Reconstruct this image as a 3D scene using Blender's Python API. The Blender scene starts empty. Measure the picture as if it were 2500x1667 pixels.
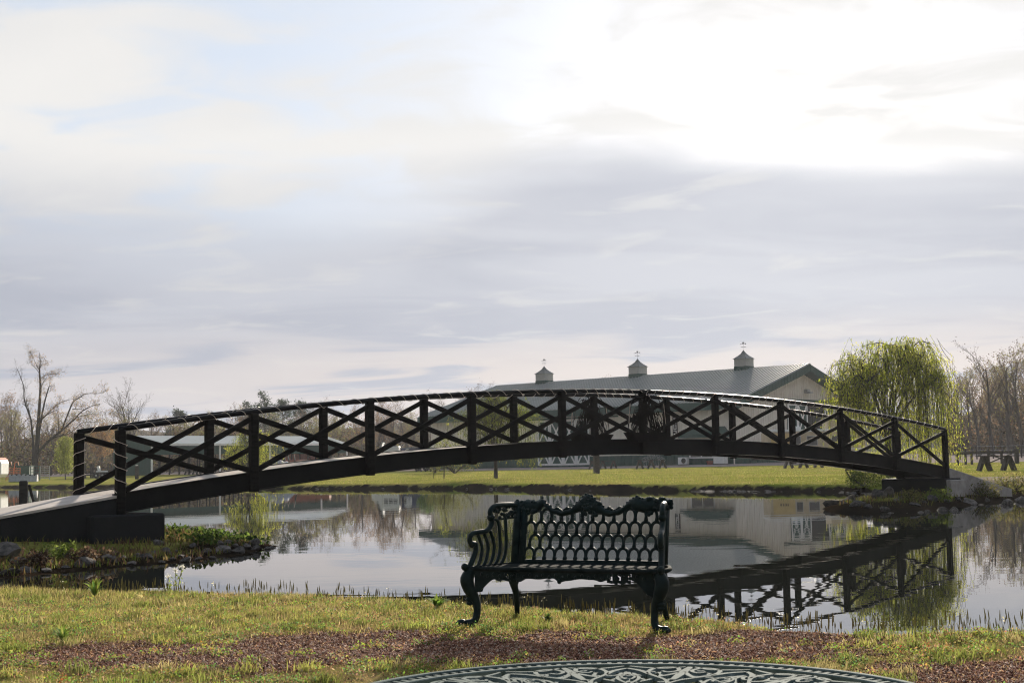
import bpy, math, random
import numpy as np
from mathutils import Vector, Matrix

random.seed(7); RNG = np.random.default_rng(7)
S = bpy.context.scene
COL = S.collection
R = math.radians

# ------------------------------------------------------------------ camera
F_PX, PIT, ROL, HC = 3420.3, .0876, .0181, 1.2208      # focal length in pixels of a 2500 px wide frame
cam_d = bpy.data.cameras.new('camera'); cam = bpy.data.objects.new('camera', cam_d); COL.objects.link(cam)
cp, sp, cr, sr = math.cos(PIT), math.sin(PIT), math.cos(ROL), math.sin(ROL)
Xc, Zc, Yc = Vector((1, 0, 0)), Vector((0, -sp, cp)), Vector((0, cp, sp))
right, up = cr*Xc - sr*Zc, sr*Xc + cr*Zc
cam.matrix_world = Matrix(((right.x, up.x, -Yc.x, 0), (right.y, up.y, -Yc.y, 0), (right.z, up.z, -Yc.z, HC), (0, 0, 0, 1)))
cam_d.sensor_width = 36; cam_d.lens = 36*F_PX/2500; cam_d.clip_start = .05; cam_d.clip_end = 8000
cam_d.dof.use_dof = True; cam_d.dof.focus_distance = 11; cam_d.dof.aperture_fstop = 22
S.camera = cam

# ------------------------------------------------------------------ sky, sun, exposure
SUN_EL, SUN_AZ = 16.0, 12.0
W = bpy.data.worlds.new('World'); S.world = W; W.use_nodes = True
nt = W.node_tree; nt.nodes.clear()
def N(t, **k):
    n = nt.nodes.new(t)
    for a, b in k.items(): setattr(n, a, b)
    return n
def setin(sock, v):
    if isinstance(v, bpy.types.NodeSocket): nt.links.new(v, sock)
    else: sock.default_value = v
def mt(op, a, b=0.0, c=0.0):
    n = N('ShaderNodeMath', operation=op)
    setin(n.inputs[0], a); setin(n.inputs[1], b)
    if op in ('SMOOTH_MIN', 'MULTIPLY_ADD'): setin(n.inputs[2], c)
    return n.outputs[0]
def ramp(v, a, b, smooth=True):
    n = N('ShaderNodeMapRange'); n.interpolation_type = 'SMOOTHSTEP' if smooth else 'LINEAR'
    setin(n.inputs['Value'], v); setin(n.inputs['From Min'], a); setin(n.inputs['From Max'], b)
    return n.outputs['Result']
def mixc(f, a, b):
    n = N('ShaderNodeMix', data_type='RGBA')
    setin(n.inputs[0], f); setin(n.inputs[6], a if isinstance(a, bpy.types.NodeSocket) else (*a, 1)); setin(n.inputs[7], b if isinstance(b, bpy.types.NodeSocket) else (*b, 1))
    return n.outputs[2]
tc = N('ShaderNodeTexCoord'); sx = N('ShaderNodeSeparateXYZ'); nt.links.new(tc.outputs['Generated'], sx.inputs[0])
dx, dy, dz = sx.outputs
el = mt('MULTIPLY', mt('ARCSINE', dz), 57.2958)
az = mt('MULTIPLY', mt('ARCTAN2', dx, dy), 57.2958)
elp = mt('MAXIMUM', el, 0.0)
# a cloud sheet seen in perspective: direction projected on a layer overhead
lay = mt('ADD', mt('MAXIMUM', dz, 0.0), .10)
def cloudnoise(scale, sxy, off, detail=6, rough=.55, dist=0.0):
    cv = N('ShaderNodeCombineXYZ')
    nt.links.new(mt('ADD', mt('MULTIPLY', mt('DIVIDE', dx, lay), sxy[0]), off), cv.inputs[0])
    nt.links.new(mt('MULTIPLY', mt('DIVIDE', dy, lay), sxy[1]), cv.inputs[1]); cv.inputs[2].default_value = off
    n = N('ShaderNodeTexNoise'); n.inputs['Scale'].default_value = scale; n.inputs['Detail'].default_value = detail
    n.inputs['Roughness'].default_value = rough; n.inputs['Distortion'].default_value = dist
    nt.links.new(cv.outputs[0], n.inputs['Vector']); return n.outputs['Fac']
nA = cloudnoise(.8, (.6, 1.0), 3.1, 4, .45, .5)      # big billows
nB = cloudnoise(1.7, (.60, 1.0), 11.7, 4, .5, .7)    # streaks
nC = cloudnoise(3.6, (.8, 1.0), 25.3, 6, .55, .6)      # broken small cloud
# grey bank low in the sky, its upper edge waving round the horizon
edge = mt('ADD', 11.2, mt('MULTIPLY', .7, mt('SINE', mt('MULTIPLY', mt('ADD', az, 3.5), 2*math.pi/44))))
edge = mt('ADD', edge, mt('MULTIPLY', mt('SUBTRACT', nA, .5), 5.0))
edge = mt('ADD', edge, mt('MULTIPLY', mt('SUBTRACT', nB, .5), 2.5))
dome = mt('EXPONENT', mt('MULTIPLY', mt('POWER', mt('DIVIDE', mt('SUBTRACT', az, 4.0), 6.5), 2.0), -1.0))   # one heap of cloud stands a little higher
edge = mt('ADD', edge, mt('MULTIPLY', dome, 1.2))
wid = mt('SUBTRACT', 3.0, mt('MULTIPLY', ramp(az, -7.0, 2.0), 1.5))
above = ramp(mt('DIVIDE', mt('SUBTRACT', el, edge), wid), -1.0, .9)
bank = mixc(ramp(nB, .32, .68), (.45, .475, .55), (.54, .56, .625))
bank = mixc(mt('MULTIPLY', ramp(nC, .52, .72), .55), bank, (.66, .655, .66))
bank = mixc(mt('MULTIPLY', mt('MULTIPLY', ramp(el, 6.5, 3.5), ramp(nB, .36, .52)), mt('ADD', .40, mt('MULTIPLY', ramp(az, -25.0, 5.0), .5))), bank, (.70, .63, .60))  # sunlit cloud far off
high = mixc(ramp(nA, .35, .62), (.79, .785, .785), (.885, .87, .85))
sky = N('ShaderNodeTexSky'); sky.sky_type = 'NISHITA'; sky.sun_disc = False
sky.sun_elevation = R(SUN_EL); sky.sun_rotation = R(SUN_AZ); sky.altitude = 100; sky.dust_density = 1.5
skm = N('ShaderNodeMix', data_type='RGBA', blend_type='MULTIPLY'); skm.inputs[0].default_value = 1
nt.links.new(sky.outputs[0], skm.inputs[6]); skm.inputs[7].default_value = (.16, .16, .16, 1)
blue = mixc(.85, skm.outputs[2], (.47, .63, .88))
gap = mt('MULTIPLY', ramp(mt('ADD', mt('MULTIPLY', nA, .6), mt('MULTIPLY', nC, .4)), .53, .41), .6)
gap = mt('MAXIMUM', gap, mt('MULTIPLY', ramp(el, 20.0, 48.0), ramp(nA, .62, .42)))
high = mixc(gap, high, blue)
cl = mixc(above, bank, high)
RIM = mt('MULTIPLY', above, mt('SUBTRACT', 1.0, above))
# thin cloud lit through by the sun
sd = Vector((math.sin(R(SUN_AZ))*math.cos(R(SUN_EL)), math.cos(R(SUN_AZ))*math.cos(R(SUN_EL)), math.sin(R(SUN_EL))))
dt = N('ShaderNodeVectorMath', operation='DOT_PRODUCT'); nt.links.new(tc.outputs['Generated'], dt.inputs[0]); dt.inputs[1].default_value = sd
glow = mt('POWER', mt('MAXIMUM', dt.outputs['Value'], 0.0), 22.0)
glow2 = mt('POWER', mt('MAXIMUM', dt.outputs['Value'], 0.0), 140.0)
gw = mixc(mt('ADD', mt('MULTIPLY', glow, mt('ADD', .30, mt('MULTIPLY', above, -.17))), mt('MULTIPLY', mt('MULTIPLY', glow2, RIM), 2.4)), (0, 0, 0), (.62, .60, .56))
# cloud facing away from the sun is dimmer than cloud lit through
fall = mt('ADD', .52, mt('MULTIPLY', ramp(dt.outputs['Value'], -.3, .85), .48))

fs_ = N('ShaderNodeVectorMath', operation='SCALE'); nt.links.new(cl, fs_.inputs[0]); nt.links.new(fall, fs_.inputs['Scale']); cl = fs_.outputs[0]
ad = N('ShaderNodeMix', data_type='RGBA', blend_type='ADD'); ad.inputs[0].default_value = 1
nt.links.new(cl, ad.inputs[6]); nt.links.new(gw, ad.inputs[7])
bg = N('ShaderNodeBackground'); nt.links.new(ad.outputs[2], bg.inputs[0]); bg.inputs[1].default_value = .5
wo = N('ShaderNodeOutputWorld'); nt.links.new(bg.outputs[0], wo.inputs[0])

sun_d = bpy.data.lights.new('sun', 'SUN'); sun_d.energy = 5.0; sun_d.angle = R(.9); sun_d.color = (1, .89, .74)
sun = bpy.data.objects.new('sun', sun_d); COL.objects.link(sun)
sun.rotation_euler = (-sd).to_track_quat('-Z', 'Y').to_euler()
S.view_settings.view_transform = 'Standard'; S.view_settings.look = 'None'; S.view_settings.gamma = 1
S.view_settings.exposure = 1.0; S.view_settings.use_curve_mapping = False
S.render.engine = 'CYCLES'; S.cycles.use_denoising = True
try: S.cycles.denoiser = 'OPENIMAGEDENOISE'; S.cycles.denoising_prefilter = 'ACCURATE'
except Exception: pass
S.render.filter_size = 1.0
S.cycles.pixel_filter_type = 'BLACKMAN_HARRIS'; S.cycles.filter_width = 1.1
S.cycles.max_bounces = 8; S.cycles.transparent_max_bounces = 8; S.cycles.volume_bounces = 0

# ------------------------------------------------------------------ helpers
def lerp(a, b, t): return a + (b-a)*t
def mat(name, c1, c2=None, scale=4., rough=.8, bump=0., bscale=30., metal=0., spec=.5, transl=0., rnd=0., attr=None, coat=0., stretch=(1, 1, 1), p1=.35, p2=.65, bdist=.02):
    """procedural material: two colours mixed by noise, optional bump, translucency, per-object variation"""
    m = bpy.data.materials.new(name); m.use_nodes = True; t = m.node_tree; nd, lk = t.nodes, t.links
    b = nd['Principled BSDF']; out = nd['Material Output']
    b.inputs['Roughness'].default_value = rough; b.inputs['Metallic'].default_value = metal
    b.inputs['Specular IOR Level'].default_value = spec
    if coat: b.inputs['Coat Weight'].default_value = coat; b.inputs['Coat Roughness'].default_value = .15
    co = nd.new('ShaderNodeTexCoord'); mp = nd.new('ShaderNodeMapping'); mp.inputs['Scale'].default_value = stretch
    lk.new(co.outputs['Object'], mp.inputs[0])
    col = None
    if attr:
        a = nd.new('ShaderNodeAttribute'); a.attribute_name = attr; col = a.outputs['Color']
    else:
        n = nd.new('ShaderNodeTexNoise'); n.inputs['Scale'].default_value = scale; n.inputs['Detail'].default_value = 6; n.inputs['Roughness'].default_value = .6
        lk.new(mp.outputs[0], n.inputs['Vector'])
        r = nd.new('ShaderNodeValToRGB'); r.color_ramp.elements[0].position = p1; r.color_ramp.elements[1].position = p2
        r.color_ramp.elements[0].color = (*c1, 1); r.color_ramp.elements[1].color = (*(c2 or tuple(x*1.35 for x in c1)), 1)
        lk.new(n.outputs['Fac'], r.inputs[0]); col = r.outputs[0]
    if rnd:
        oi = nd.new('ShaderNodeObjectInfo'); mr = nd.new('ShaderNodeMapRange'); mr.inputs['To Min'].default_value = 1-rnd; mr.inputs['To Max'].default_value = 1+rnd
        lk.new(oi.outputs['Random'], mr.inputs[0]); h = nd.new('ShaderNodeVectorMath'); h.operation = 'SCALE'
        lk.new(col, h.inputs[0]); lk.new(mr.outputs[0], h.inputs['Scale']); col = h.outputs[0]
    lk.new(col, b.inputs['Base Color'])
    if bump:
        n2 = nd.new('ShaderNodeTexNoise'); n2.inputs['Scale'].default_value = bscale; n2.inputs['Detail'].default_value = 5
        lk.new(mp.outputs[0], n2.inputs['Vector'])
        bu = nd.new('ShaderNodeBump'); bu.inputs['Strength'].default_value = bump; bu.inputs['Distance'].default_value = bdist
        lk.new(n2.outputs['Fac'], bu.inputs['Height']); lk.new(bu.outputs[0], b.inputs['Normal'])
    if transl:
        tr = nd.new('ShaderNodeBsdfTranslucent'); lk.new(col, tr.inputs[0])
        mx = nd.new('ShaderNodeMixShader'); mx.inputs[0].default_value = transl
        lk.new(b.outputs[0], mx.inputs[1]); lk.new(tr.outputs[0], mx.inputs[2]); lk.new(mx.outputs[0], out.inputs[0])
    return m

class MB:
    """collects shapes; build() links them as one mesh object"""
    def __init__(s): s.v = []; s.f = []
    def add(s, vs, fs):
        o = len(s.v); s.v += [tuple(p) for p in vs]; s.f += [tuple(o+i for i in f) for f in fs]; return s
    def box(s, c, d, rot=None):
        x, y, z = d[0]/2, d[1]/2, d[2]/2
        vs = [Vector((a, b, e)) for e in (-z, z) for b in (-y, y) for a in (-x, x)]
        if rot is not None: vs = [rot @ p for p in vs]
        c = Vector(c)
        return s.add([p+c for p in vs], [(0, 2, 3, 1), (4, 5, 7, 6), (0, 1, 5, 4), (2, 6, 7, 3), (0, 4, 6, 2), (1, 3, 7, 5)])
    def b2(s, lo, hi): return s.box([(a+b)/2 for a, b in zip(lo, hi)], [b-a for a, b in zip(lo, hi)])
    def bar(s, p, q, w, h, upv=(0, 0, 1)):
        p, q = Vector(p), Vector(q); d = q-p; L = d.length; d.normalize(); u = Vector(upv)
        sd_ = d.cross(u)
        if sd_.length < 1e-5: u = Vector((0, 1, 0)); sd_ = d.cross(u)
        sd_.normalize(); u = sd_.cross(d)
        vs = [e + sd_*a*w/2 + u*b*h/2 for e in (p, q) for a, b in ((-1, -1), (1, -1), (1, 1), (-1, 1))]
        return s.add(vs, [(3, 2, 1, 0), (4, 5, 6, 7), (0, 1, 5, 4), (1, 2, 6, 5), (2, 3, 7, 6), (3, 0, 4, 7)])
    def tube(s, pts, r, n=6, cap=True, flat=1.0, flatax=None):
        P = [Vector(p) for p in pts]; m = len(P)
        if not hasattr(r, '__len__'): r = [r]*m
        vs = []; prev = None
        for i in range(m):
            t = P[min(i+1, m-1)] - P[max(i-1, 0)]
            if t.length < 1e-9: t = Vector((0, 0, 1))
            t.normalize()
            if prev is None: a = Vector((0, 0, 1)) if abs(t.z) < .9 else Vector((1, 0, 0)); prev = a - t*a.dot(t)
            a = prev - t*prev.dot(t)
            if a.length < 1e-6: a = t.orthogonal()
            a.normalize(); prev = a; b = t.cross(a)
            for k in range(n):
                g = 2*math.pi*k/n; o = (a*math.cos(g) + b*math.sin(g))*r[i]
                if flatax is not None: fx = Vector(flatax); o = o - fx*o.dot(fx)*(1-flat)
                vs.append(P[i]+o)
        fs = [(i*n+k, i*n+(k+1) % n, (i+1)*n+(k+1) % n, (i+1)*n+k) for i in range(m-1) for k in range(n)]
        if cap: fs += [tuple(range(n-1, -1, -1)), tuple((m-1)*n+k for k in range(n))]
        return s.add(vs, fs)
    def ball(s, c, r, n=6, m=4, sc=(1, 1, 1)):
        vs = [(c[0], c[1], c[2]-r*sc[2])]
        for i in range(1, m):
            t = math.pi*i/m
            for k in range(n):
                g = 2*math.pi*k/n
                vs.append((c[0]+r*sc[0]*math.sin(t)*math.cos(g), c[1]+r*sc[1]*math.sin(t)*math.sin(g), c[2]-r*sc[2]*math.cos(t)))
        vs.append((c[0], c[1], c[2]+r*sc[2])); L = len(vs)-1
        fs = [(0, 1+(k+1) % n, 1+k) for k in range(n)] + [(L, 1+(m-2)*n+k, 1+(m-2)*n+(k+1) % n) for k in range(n)]
        fs += [(1+i*n+k, 1+i*n+(k+1) % n, 1+(i+1)*n+(k+1) % n, 1+(i+1)*n+k) for i in range(m-2) for k in range(n)]
        return s.add(vs, fs)
    def prism(s, poly, ax, a, b):
        """polygon in the plane across axis ax, from a to b along it"""
        n = len(poly)
        def P(u, w, t): return {'x': (t, u, w), 'y': (u, t, w), 'z': (u, w, t)}[ax]
        vs = [P(u, w, a) for u, w in poly] + [P(u, w, b) for u, w in poly]
        return s.add(vs, [tuple(range(n-1, -1, -1)), tuple(range(n, 2*n))] + [(i, (i+1) % n, n+(i+1) % n, n+i) for i in range(n)])
    def quad(s, c, u, w): c, u, w = Vector(c), Vector(u), Vector(w); return s.add([c-u-w, c+u-w, c+u+w, c-u+w], [(0, 1, 2, 3)])
    def lathe(s, prof, c=(0, 0, 0), n=12):
        vs = [(c[0]+r*math.cos(2*math.pi*k/n), c[1]+r*math.sin(2*math.pi*k/n), c[2]+z) for r, z in prof for k in range(n)]
        m = len(prof)
        return s.add(vs, [(i*n+k, i*n+(k+1) % n, (i+1)*n+(k+1) % n, (i+1)*n+k) for i in range(m-1) for k in range(n)] + [tuple(range(n-1, -1, -1)), tuple((m-1)*n+k for k in range(n))])
    def mesh(s, name, m, smooth=False):
        me = bpy.data.meshes.new(name); me.from_pydata(s.v, [], s.f); me.materials.append(m)
        me.validate(); me.update()
        if smooth: me.polygons.foreach_set('use_smooth', [True]*len(me.polygons))
        return me
    def build(s, name, m, parent=None, smooth=False, bevel=0):
        o = bpy.data.objects.new(name, s.mesh(name, m, smooth)); COL.objects.link(o); o.parent = parent
        if bevel:
            b = o.modifiers.new('bevel', 'BEVEL'); b.width = bevel; b.segments = 1; b.limit_method = 'ANGLE'
        return o

def obj(name, me, parent=None, loc=(0, 0, 0), rot=(0, 0, 0), sc=(1, 1, 1)):
    o = bpy.data.objects.new(name, me); COL.objects.link(o); o.parent = parent
    o.location = loc; o.rotation_euler = rot; o.scale = sc; return o
def tag(o, label=None, cat=None, group=None, kind=None):
    if label: o['label'] = label
    if cat: o['category'] = cat
    if group: o['group'] = group
    if kind: o['kind'] = kind
    return o
def thing(name, label, cat, loc=(0, 0, 0), rz=0., group=None):
    e = bpy.data.objects.new(name, None); COL.objects.link(e); e.location = loc; e.rotation_euler = (0, 0, rz); e.empty_display_size = .2
    return tag(e, label, cat, group)
def dup(root, loc, rz, label=None, group=None, sc=None):
    r = root.copy(); COL.objects.link(r); r.location = loc; r.rotation_euler = (0, 0, rz)
    if sc: r.scale = (sc,)*3 if not hasattr(sc, '__len__') else sc
    if label: r['label'] = label
    if group: r['group'] = group
    for ch in list(root.children):
        c = ch.copy(); COL.objects.link(c); c.parent = r
        for g in ch.children:
            d = g.copy(); COL.objects.link(d); d.parent = c
    return r
def np_mesh(name, V, T, m, cols=None):
    """triangle mesh from arrays"""
    me = bpy.data.meshes.new(name); nV, nT, k = len(V), len(T), T.shape[1]
    me.vertices.add(nV); me.vertices.foreach_set('co', np.ascontiguousarray(V, np.float32).ravel())
    me.loops.add(nT*k); me.loops.foreach_set('vertex_index', np.ascontiguousarray(T, np.int32).ravel())
    me.polygons.add(nT); me.polygons.foreach_set('loop_start', np.arange(0, nT*k, k, dtype=np.int32))
    me.polygons.foreach_set('loop_total', np.full(nT, k, np.int32))
    me.update(calc_edges=True); me.materials.append(m)
    if cols is not None:
        a = me.color_attributes.new('col', 'FLOAT_COLOR', 'POINT')
        a.data.foreach_set('color', np.ascontiguousarray(np.c_[cols, np.ones(len(cols))], np.float32).ravel())
    return me
def catmull(pts, n=6):
    P = [Vector(p) for p in pts]; out = []
    for i in range(len(P)-1):
        a, b, c, d = P[max(i-1, 0)], P[i], P[i+1], P[min(i+2, len(P)-1)]
        for k in range(n):
            t = k/n; out.append(.5*((2*b) + (c-a)*t + (2*a-5*b+4*c-d)*t*t + (3*b-a-3*c+d)*t**3))
    return out + [P[-1]]
def ray(px, py):
    u, v = px-1250, py-833.5; u, v = cr*u - sr*v, sr*u + cr*v
    x, y, z = u/F_PX, 1., -v/F_PX
    return Vector((x, cp*y - sp*z, sp*y + cp*z))
def seen(px, Y):
    """world X of a thing standing Y metres out in the direction of column px at eye level"""
    d = ray(px, 1134 - (px-1250)*.018); return d.x/d.y*Y
def onz(px, py, z):
    d = ray(px, py); t = (z-HC)/d.z; return Vector((0, 0, HC)) + d*t

# ------------------------------------------------------------------ materials
M = {}
M['timber'] = mat('black_stained_timber', (.0055, .005, .0046), (.017, .015, .0135), 2.5, .8, .3, 40, stretch=(1, 8, 8), spec=.06)
M['steel'] = mat('black_painted_steel', (.006, .006, .006), (.012, .0115, .011), 3, .7, .1, 60, spec=.10)
M['pipe'] = mat('black_pipe', (.006, .006, .007), (.012, .012, .013), 5, .38, spec=.08)
M['deck'] = mat('weathered_deck_board', (.42, .36, .31), (.62, .55, .49), 3, .8, .35, 60, spec=.15, rnd=.16, stretch=(6, 1, 1))
M['cord'] = mat('light_cord', (.42, .34, .27), (.55, .47, .39), 9, .5)
M['blackwall'] = mat('near_black_concrete', (.010, .0105, .011), (.017, .0175, .018), 3, .8, .2, 30, spec=.2)  # near-black concrete of both piers and the left ramp wall
M['rampcon'] = mat('pale_ramp_concrete', (.44, .39, .345), (.56, .50, .45), 2.5, .9, .2, 30, spec=.1)
M['concrete'] = mat('concrete', (.26, .235, .215), (.40, .365, .335), 3.5, .85, .3, 30, rnd=.04)
M['iron'] = mat('dark_green_cast_iron', (.005, .013, .0135), (.013, .026, .0255), 14, .5, .35, 70, spec=.12, bdist=.004)
M['tabletop'] = mat('green_cast_metal_sky_sheen', (.06, .085, .082), (.15, .185, .175), 18, .85, .3, 120, spec=.03, metal=0., bdist=.002)  # sky reflection painted into the base colour, paler than the dark green iron
M['siding'] = mat('cream_metal_siding', (.66, .62, .55), (.74, .70, .63), 1.2, .6, spec=.2, rnd=.02)
M['green_metal'] = mat('dark_green_metal', (.010, .048, .040), (.016, .065, .054), 2, .55, spec=.25, rnd=.03)
M['roof'] = mat('green_metal_roof', (.135, .16, .155), (.185, .205, .198), .35, .30, spec=.45, rnd=.05)
M['cupola'] = mat('grey_louvred_cupola', (.40, .40, .385), (.47, .465, .45), 3, .6, spec=.2)
M['darkcap'] = mat('dark_cupola_cap', (.022, .035, .036), (.03, .048, .047), 3, .45)
M['white'] = mat('white_paint', (.66, .66, .65), (.76, .76, .74), 3, .5)
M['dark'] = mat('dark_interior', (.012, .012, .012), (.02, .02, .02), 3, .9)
M['rock'] = mat('grey_rock', (.045, .041, .038), (.15, .135, .122), 5, .9, .7, 12, rnd=.35, spec=.08)
M['ironmatte'] = mat('worn_iron_seat', (.008, .013, .0135), (.02, .027, .027), 14, .95, .3, 70, spec=.03, bdist=.003)
M['bark'] = mat('grey_brown_bark', (.05, .040, .032), (.105, .087, .072), 5, .9, .5, 20, stretch=(1, 1, .3), rnd=.12)
M['darkbark'] = mat('dark_bark', (.026, .022, .019), (.065, .055, .046), 5, .9, .5, 20, stretch=(1, 1, .3))
M['leafc'] = mat('leaves', (1, 1, 1), rough=.7, transl=.6, attr='col', spec=.10)
M['grassc'] = mat('grass_blades', (1, 1, 1), rough=.8, transl=.5, attr='col', spec=.04)
M['wood'] = mat('old_dark_wood', (.028, .023, .020), (.065, .055, .048), 5, .8, .4, 25, stretch=(1, 6, 6), rnd=.1)
M['gravelc'] = mat('gravel_stones', (1, 1, 1), rough=.8, attr='col', spec=.08)
M['galv'] = mat('galvanised_metal', (.30, .31, .32), (.42, .43, .44), 4, .4, metal=.6)
M['orange'] = mat('orange_painted_steel', (.45, .13, .05), (.58, .20, .09), 6, .5)
M['greenpaint'] = mat('green_painted_steel', (.015, .06, .045), (.03, .09, .07), 6, .5)
M['glass'] = mat('dark_window_glass', (.02, .022, .025), (.03, .032, .035), 2, .08, spec=.7)
M['rubber'] = mat('tyre_rubber', (.012, .012, .012), (.02, .02, .02), 8, .8)
M['yellow'] = mat('faded_yellow_panel', (.50, .36, .14), (.58, .43, .19), 2, .5)
M['tan'] = mat('tan_panel', (.42, .34, .22), (.50, .41, .28), 2, .5)
M['navy'] = mat('navy_blue_panel', (.018, .03, .10), (.025, .04, .125), 2, .4)
M['palecon'] = mat('pale_weathered_block', (.30, .30, .30), (.44, .44, .435), 3, .8, .3, 10)
M['tarp'] = mat('grey_tarp', (.17, .18, .21), (.25, .26, .29), 3, .6, .4, 6)
M['rust'] = mat('rusty_red', (.22, .06, .04), (.34, .11, .07), 5, .7)
M['vine'] = mat('dried_vine', (.006, .005, .0045), (.015, .0125, .010), 9, .9, spec=.04)

# ================================================================== THE SETTING
POND = np.array([(-9.5, 16.8), (-5.0, 14.32), (-3.62, 13.55), (-2, 12.85), (-.9, 12.28), (0, 11.4), (1, 10.7), (1.53, 10.25), (1.98, 9.72),
    (2.6, 9.45), (3.3, 9.45), (6, 10), (14, 14), (24, 26), (28, 40), (22, 45), (17.5, 42), (14.28, 39.6), (12.9, 37.4), (11.64, 35.5), (10.38, 33.66), (9.5, 32.2),
    (8.7, 31.67), (7.95, 31.9), (7.3, 33.5), (7.72, 35.3), (9.3, 38.5), (11.3, 42), (12.6, 47), (12.07, 52.2), (10.13, 54.2), (7.42, 57.6), (4.2, 62.5), (.86, 68),
    (-2.4, 73.4), (-5.76, 77.3), (-11.9, 82.5), (-17.4, 91), (-25.8, 103.6), (-35, 113.7), (-47.5, 128), (-62, 136), (-66, 110), (-50, 70), (-34, 45), (-22, 32),
    (-14, 27.6), (-9, 26), (-6, 25.3), (-4.5, 24.1), (-3.8, 22.6), (-3.85, 20.2), (-4.32, 18.95), (-5.03, 18.1), (-5.37, 17.5), (-5.78, 16.7), (-6.2, 16.3), (-7.4, 16.6)])
def sm(a, b, x): t = np.clip((x-a)/(b-a), 0, 1); return t*t*(3-2*t)
def vnoise(x, y, s, seed=0):
    """smooth value noise from sines"""
    x, y = np.asarray(x)*s, np.asarray(y)*s
    return (np.sin(x*1.7+seed)+np.sin(y*2.1+seed*1.3)+np.sin((x+y)*1.3+seed*.7)+np.sin((x-y*1.2)*2.3+seed*2.1))/4
def sdf(X, Y):
    """metres from the pond's edge, positive on land"""
    X, Y = np.atleast_1d(np.asarray(X, float)), np.atleast_1d(np.asarray(Y, float))
    d2 = np.full(X.shape, 1e18); ins = np.zeros(X.shape, bool); n = len(POND)
    for i in range(n):
        ax, ay = POND[i]; bx, by = POND[(i+1) % n]; ex, ey = bx-ax, by-ay
        t = np.clip(((X-ax)*ex+(Y-ay)*ey)/(ex*ex+ey*ey), 0, 1)
        d2 = np.minimum(d2, (X-ax-t*ex)**2+(Y-ay-t*ey)**2)
        c = (ay > Y) != (by > Y)
        ins ^= c & (X < (bx-ax)*(Y-ay)/(by-ay+1e-12)+ax)
    d = np.sqrt(d2); return np.where(ins, -d, d)
def height(X, Y):
    X, Y = np.atleast_1d(np.asarray(X, float)), np.atleast_1d(np.asarray(Y, float))
    d = sdf(X, Y) + .10*vnoise(X, Y, 2.3, 3) + .05*vnoise(X, Y, 6.1, 8) + (.32*vnoise(X, Y, .55, 4)+.16*vnoise(X, Y, 1.3, 6))*sm(42, 55, Y)
    near = .105*sm(0, .55, d) + .012*vnoise(X, Y, 2.2, 1)*sm(.3, 1.5, d)
    prom = .30*(1-np.exp(-np.maximum(d, 0)/1.0)) + .02*vnoise(X, Y, 3.1, 5)*sm(.1, .8, d)
    far = .27*sm(-.05, .40, d) + .0108*np.clip(d, 0, 72) + .03*vnoise(X, Y, .35, 2)*sm(1, 10, d)
    wn = 1-sm(14.6, 15.8, Y + .12*np.minimum(X, 0)*0)
    wl = (1-wn)*(1-sm(29, 40, Y))*(X < 0)
    wr = (1-wn)*(1-sm(46, 54, Y))*(X >= 0)
    lowp = np.where((X < 0) & (Y > 15) & (Y < 30), lerp(1.05, .22, sm(-8.0, -5.6, X - .55*(Y-20.5))) , 1.0)
    lowp = np.where((X < 0) & (Y > 20.8), np.maximum(lowp, .55), lowp)
    prom = prom*lowp
    h = wn*near + (wl+wr)*prom + np.maximum(0, 1-wn-wl-wr)*far
    h = h + 2.2*sm(25, 110, X)*sm(90, 220, Y)
    return np.where(d < 0, np.minimum(h, -np.minimum(.7, .55*-d)-.01), h)
def gz(x, y): return float(height(x, y)[0])

def axis(parts):
    out = []
    for a, b, st in parts: out += list(np.arange(a, b, st))
    return np.array(out)
gx = axis([(-2500, -600, 200), (-600, -160, 40), (-160, -70, 6), (-70, -30, 1.6), (-30, -8, .55), (-8, 6, .2), (6, 16, .32), (16, 32, .9), (32, 80, 4), (80, 200, 12), (200, 700, 60), (700, 2600, 200)])
gy = axis([(-300, -20, 40), (-20, 0, 3), (0, 6.5, .8), (6.5, 25, .2), (25, 45, .42), (45, 84, .42), (84, 135, .8), (135, 190, 3), (190, 300, 10), (300, 800, 60), (800, 3600, 250)])
GX, GY = np.meshgrid(gx, gy); GZ = height(GX.ravel(), GY.ravel())
nx, ny = len(gx), len(gy)
ii = (np.arange(ny-1)[:, None]*nx + np.arange(nx-1)[None, :]).ravel()
def gravel_mask(X, Y):
    """where the red-brown gravel lies bare on the near bank"""
    X, Y = np.asarray(X), np.asarray(Y)
    n = vnoise(X, Y, .9, 14)*.55 + vnoise(X, Y, 1.9, 4)*.5 + vnoise(X, Y, 4.3, 9)*.4 + vnoise(X, Y, 9.7, 2)*.3
    a = sm(1.05, .55, np.abs(Y-(8.62-.10*X))/(.90+0*X) + .62*n) * sm(-2.3, -1.0, X+.4*n) * sm(2.35, 1.3, X+.4*n)
    b = .75*sm(.95, .35, np.abs(Y-8.75)/.75 + .5*n) * sm(-3.4, -2.6, X) * sm(-.6, -1.3, X)
    c = .8*sm(.95, .35, np.hypot((X-2.6)/1.3, (Y-7.3)/.75) + .4*n)
    return np.clip(a + b + c, 0, 1)
cover = np.zeros((nx*ny, 3))
Xf, Yf = GX.ravel(), GY.ravel(); D = sdf(Xf, Yf)
cover[:, 0] = np.where(Yf < 13, np.maximum(gravel_mask(Xf, Yf), .30+.16*vnoise(Xf, Yf, 1.4, 17)+.12*vnoise(Xf, Yf, 4.1, 5)), 0)
cover[:, 1] = sm(.42, .10, D + .07*vnoise(Xf, Yf, 5, 2)) * (Yf > 15)                                   # bare wet earth of the bank
cover[:, 1] = np.maximum(cover[:, 1], sm(1.6, .9, D)*(Yf > 15)*(Yf < 45)*.55)
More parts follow.
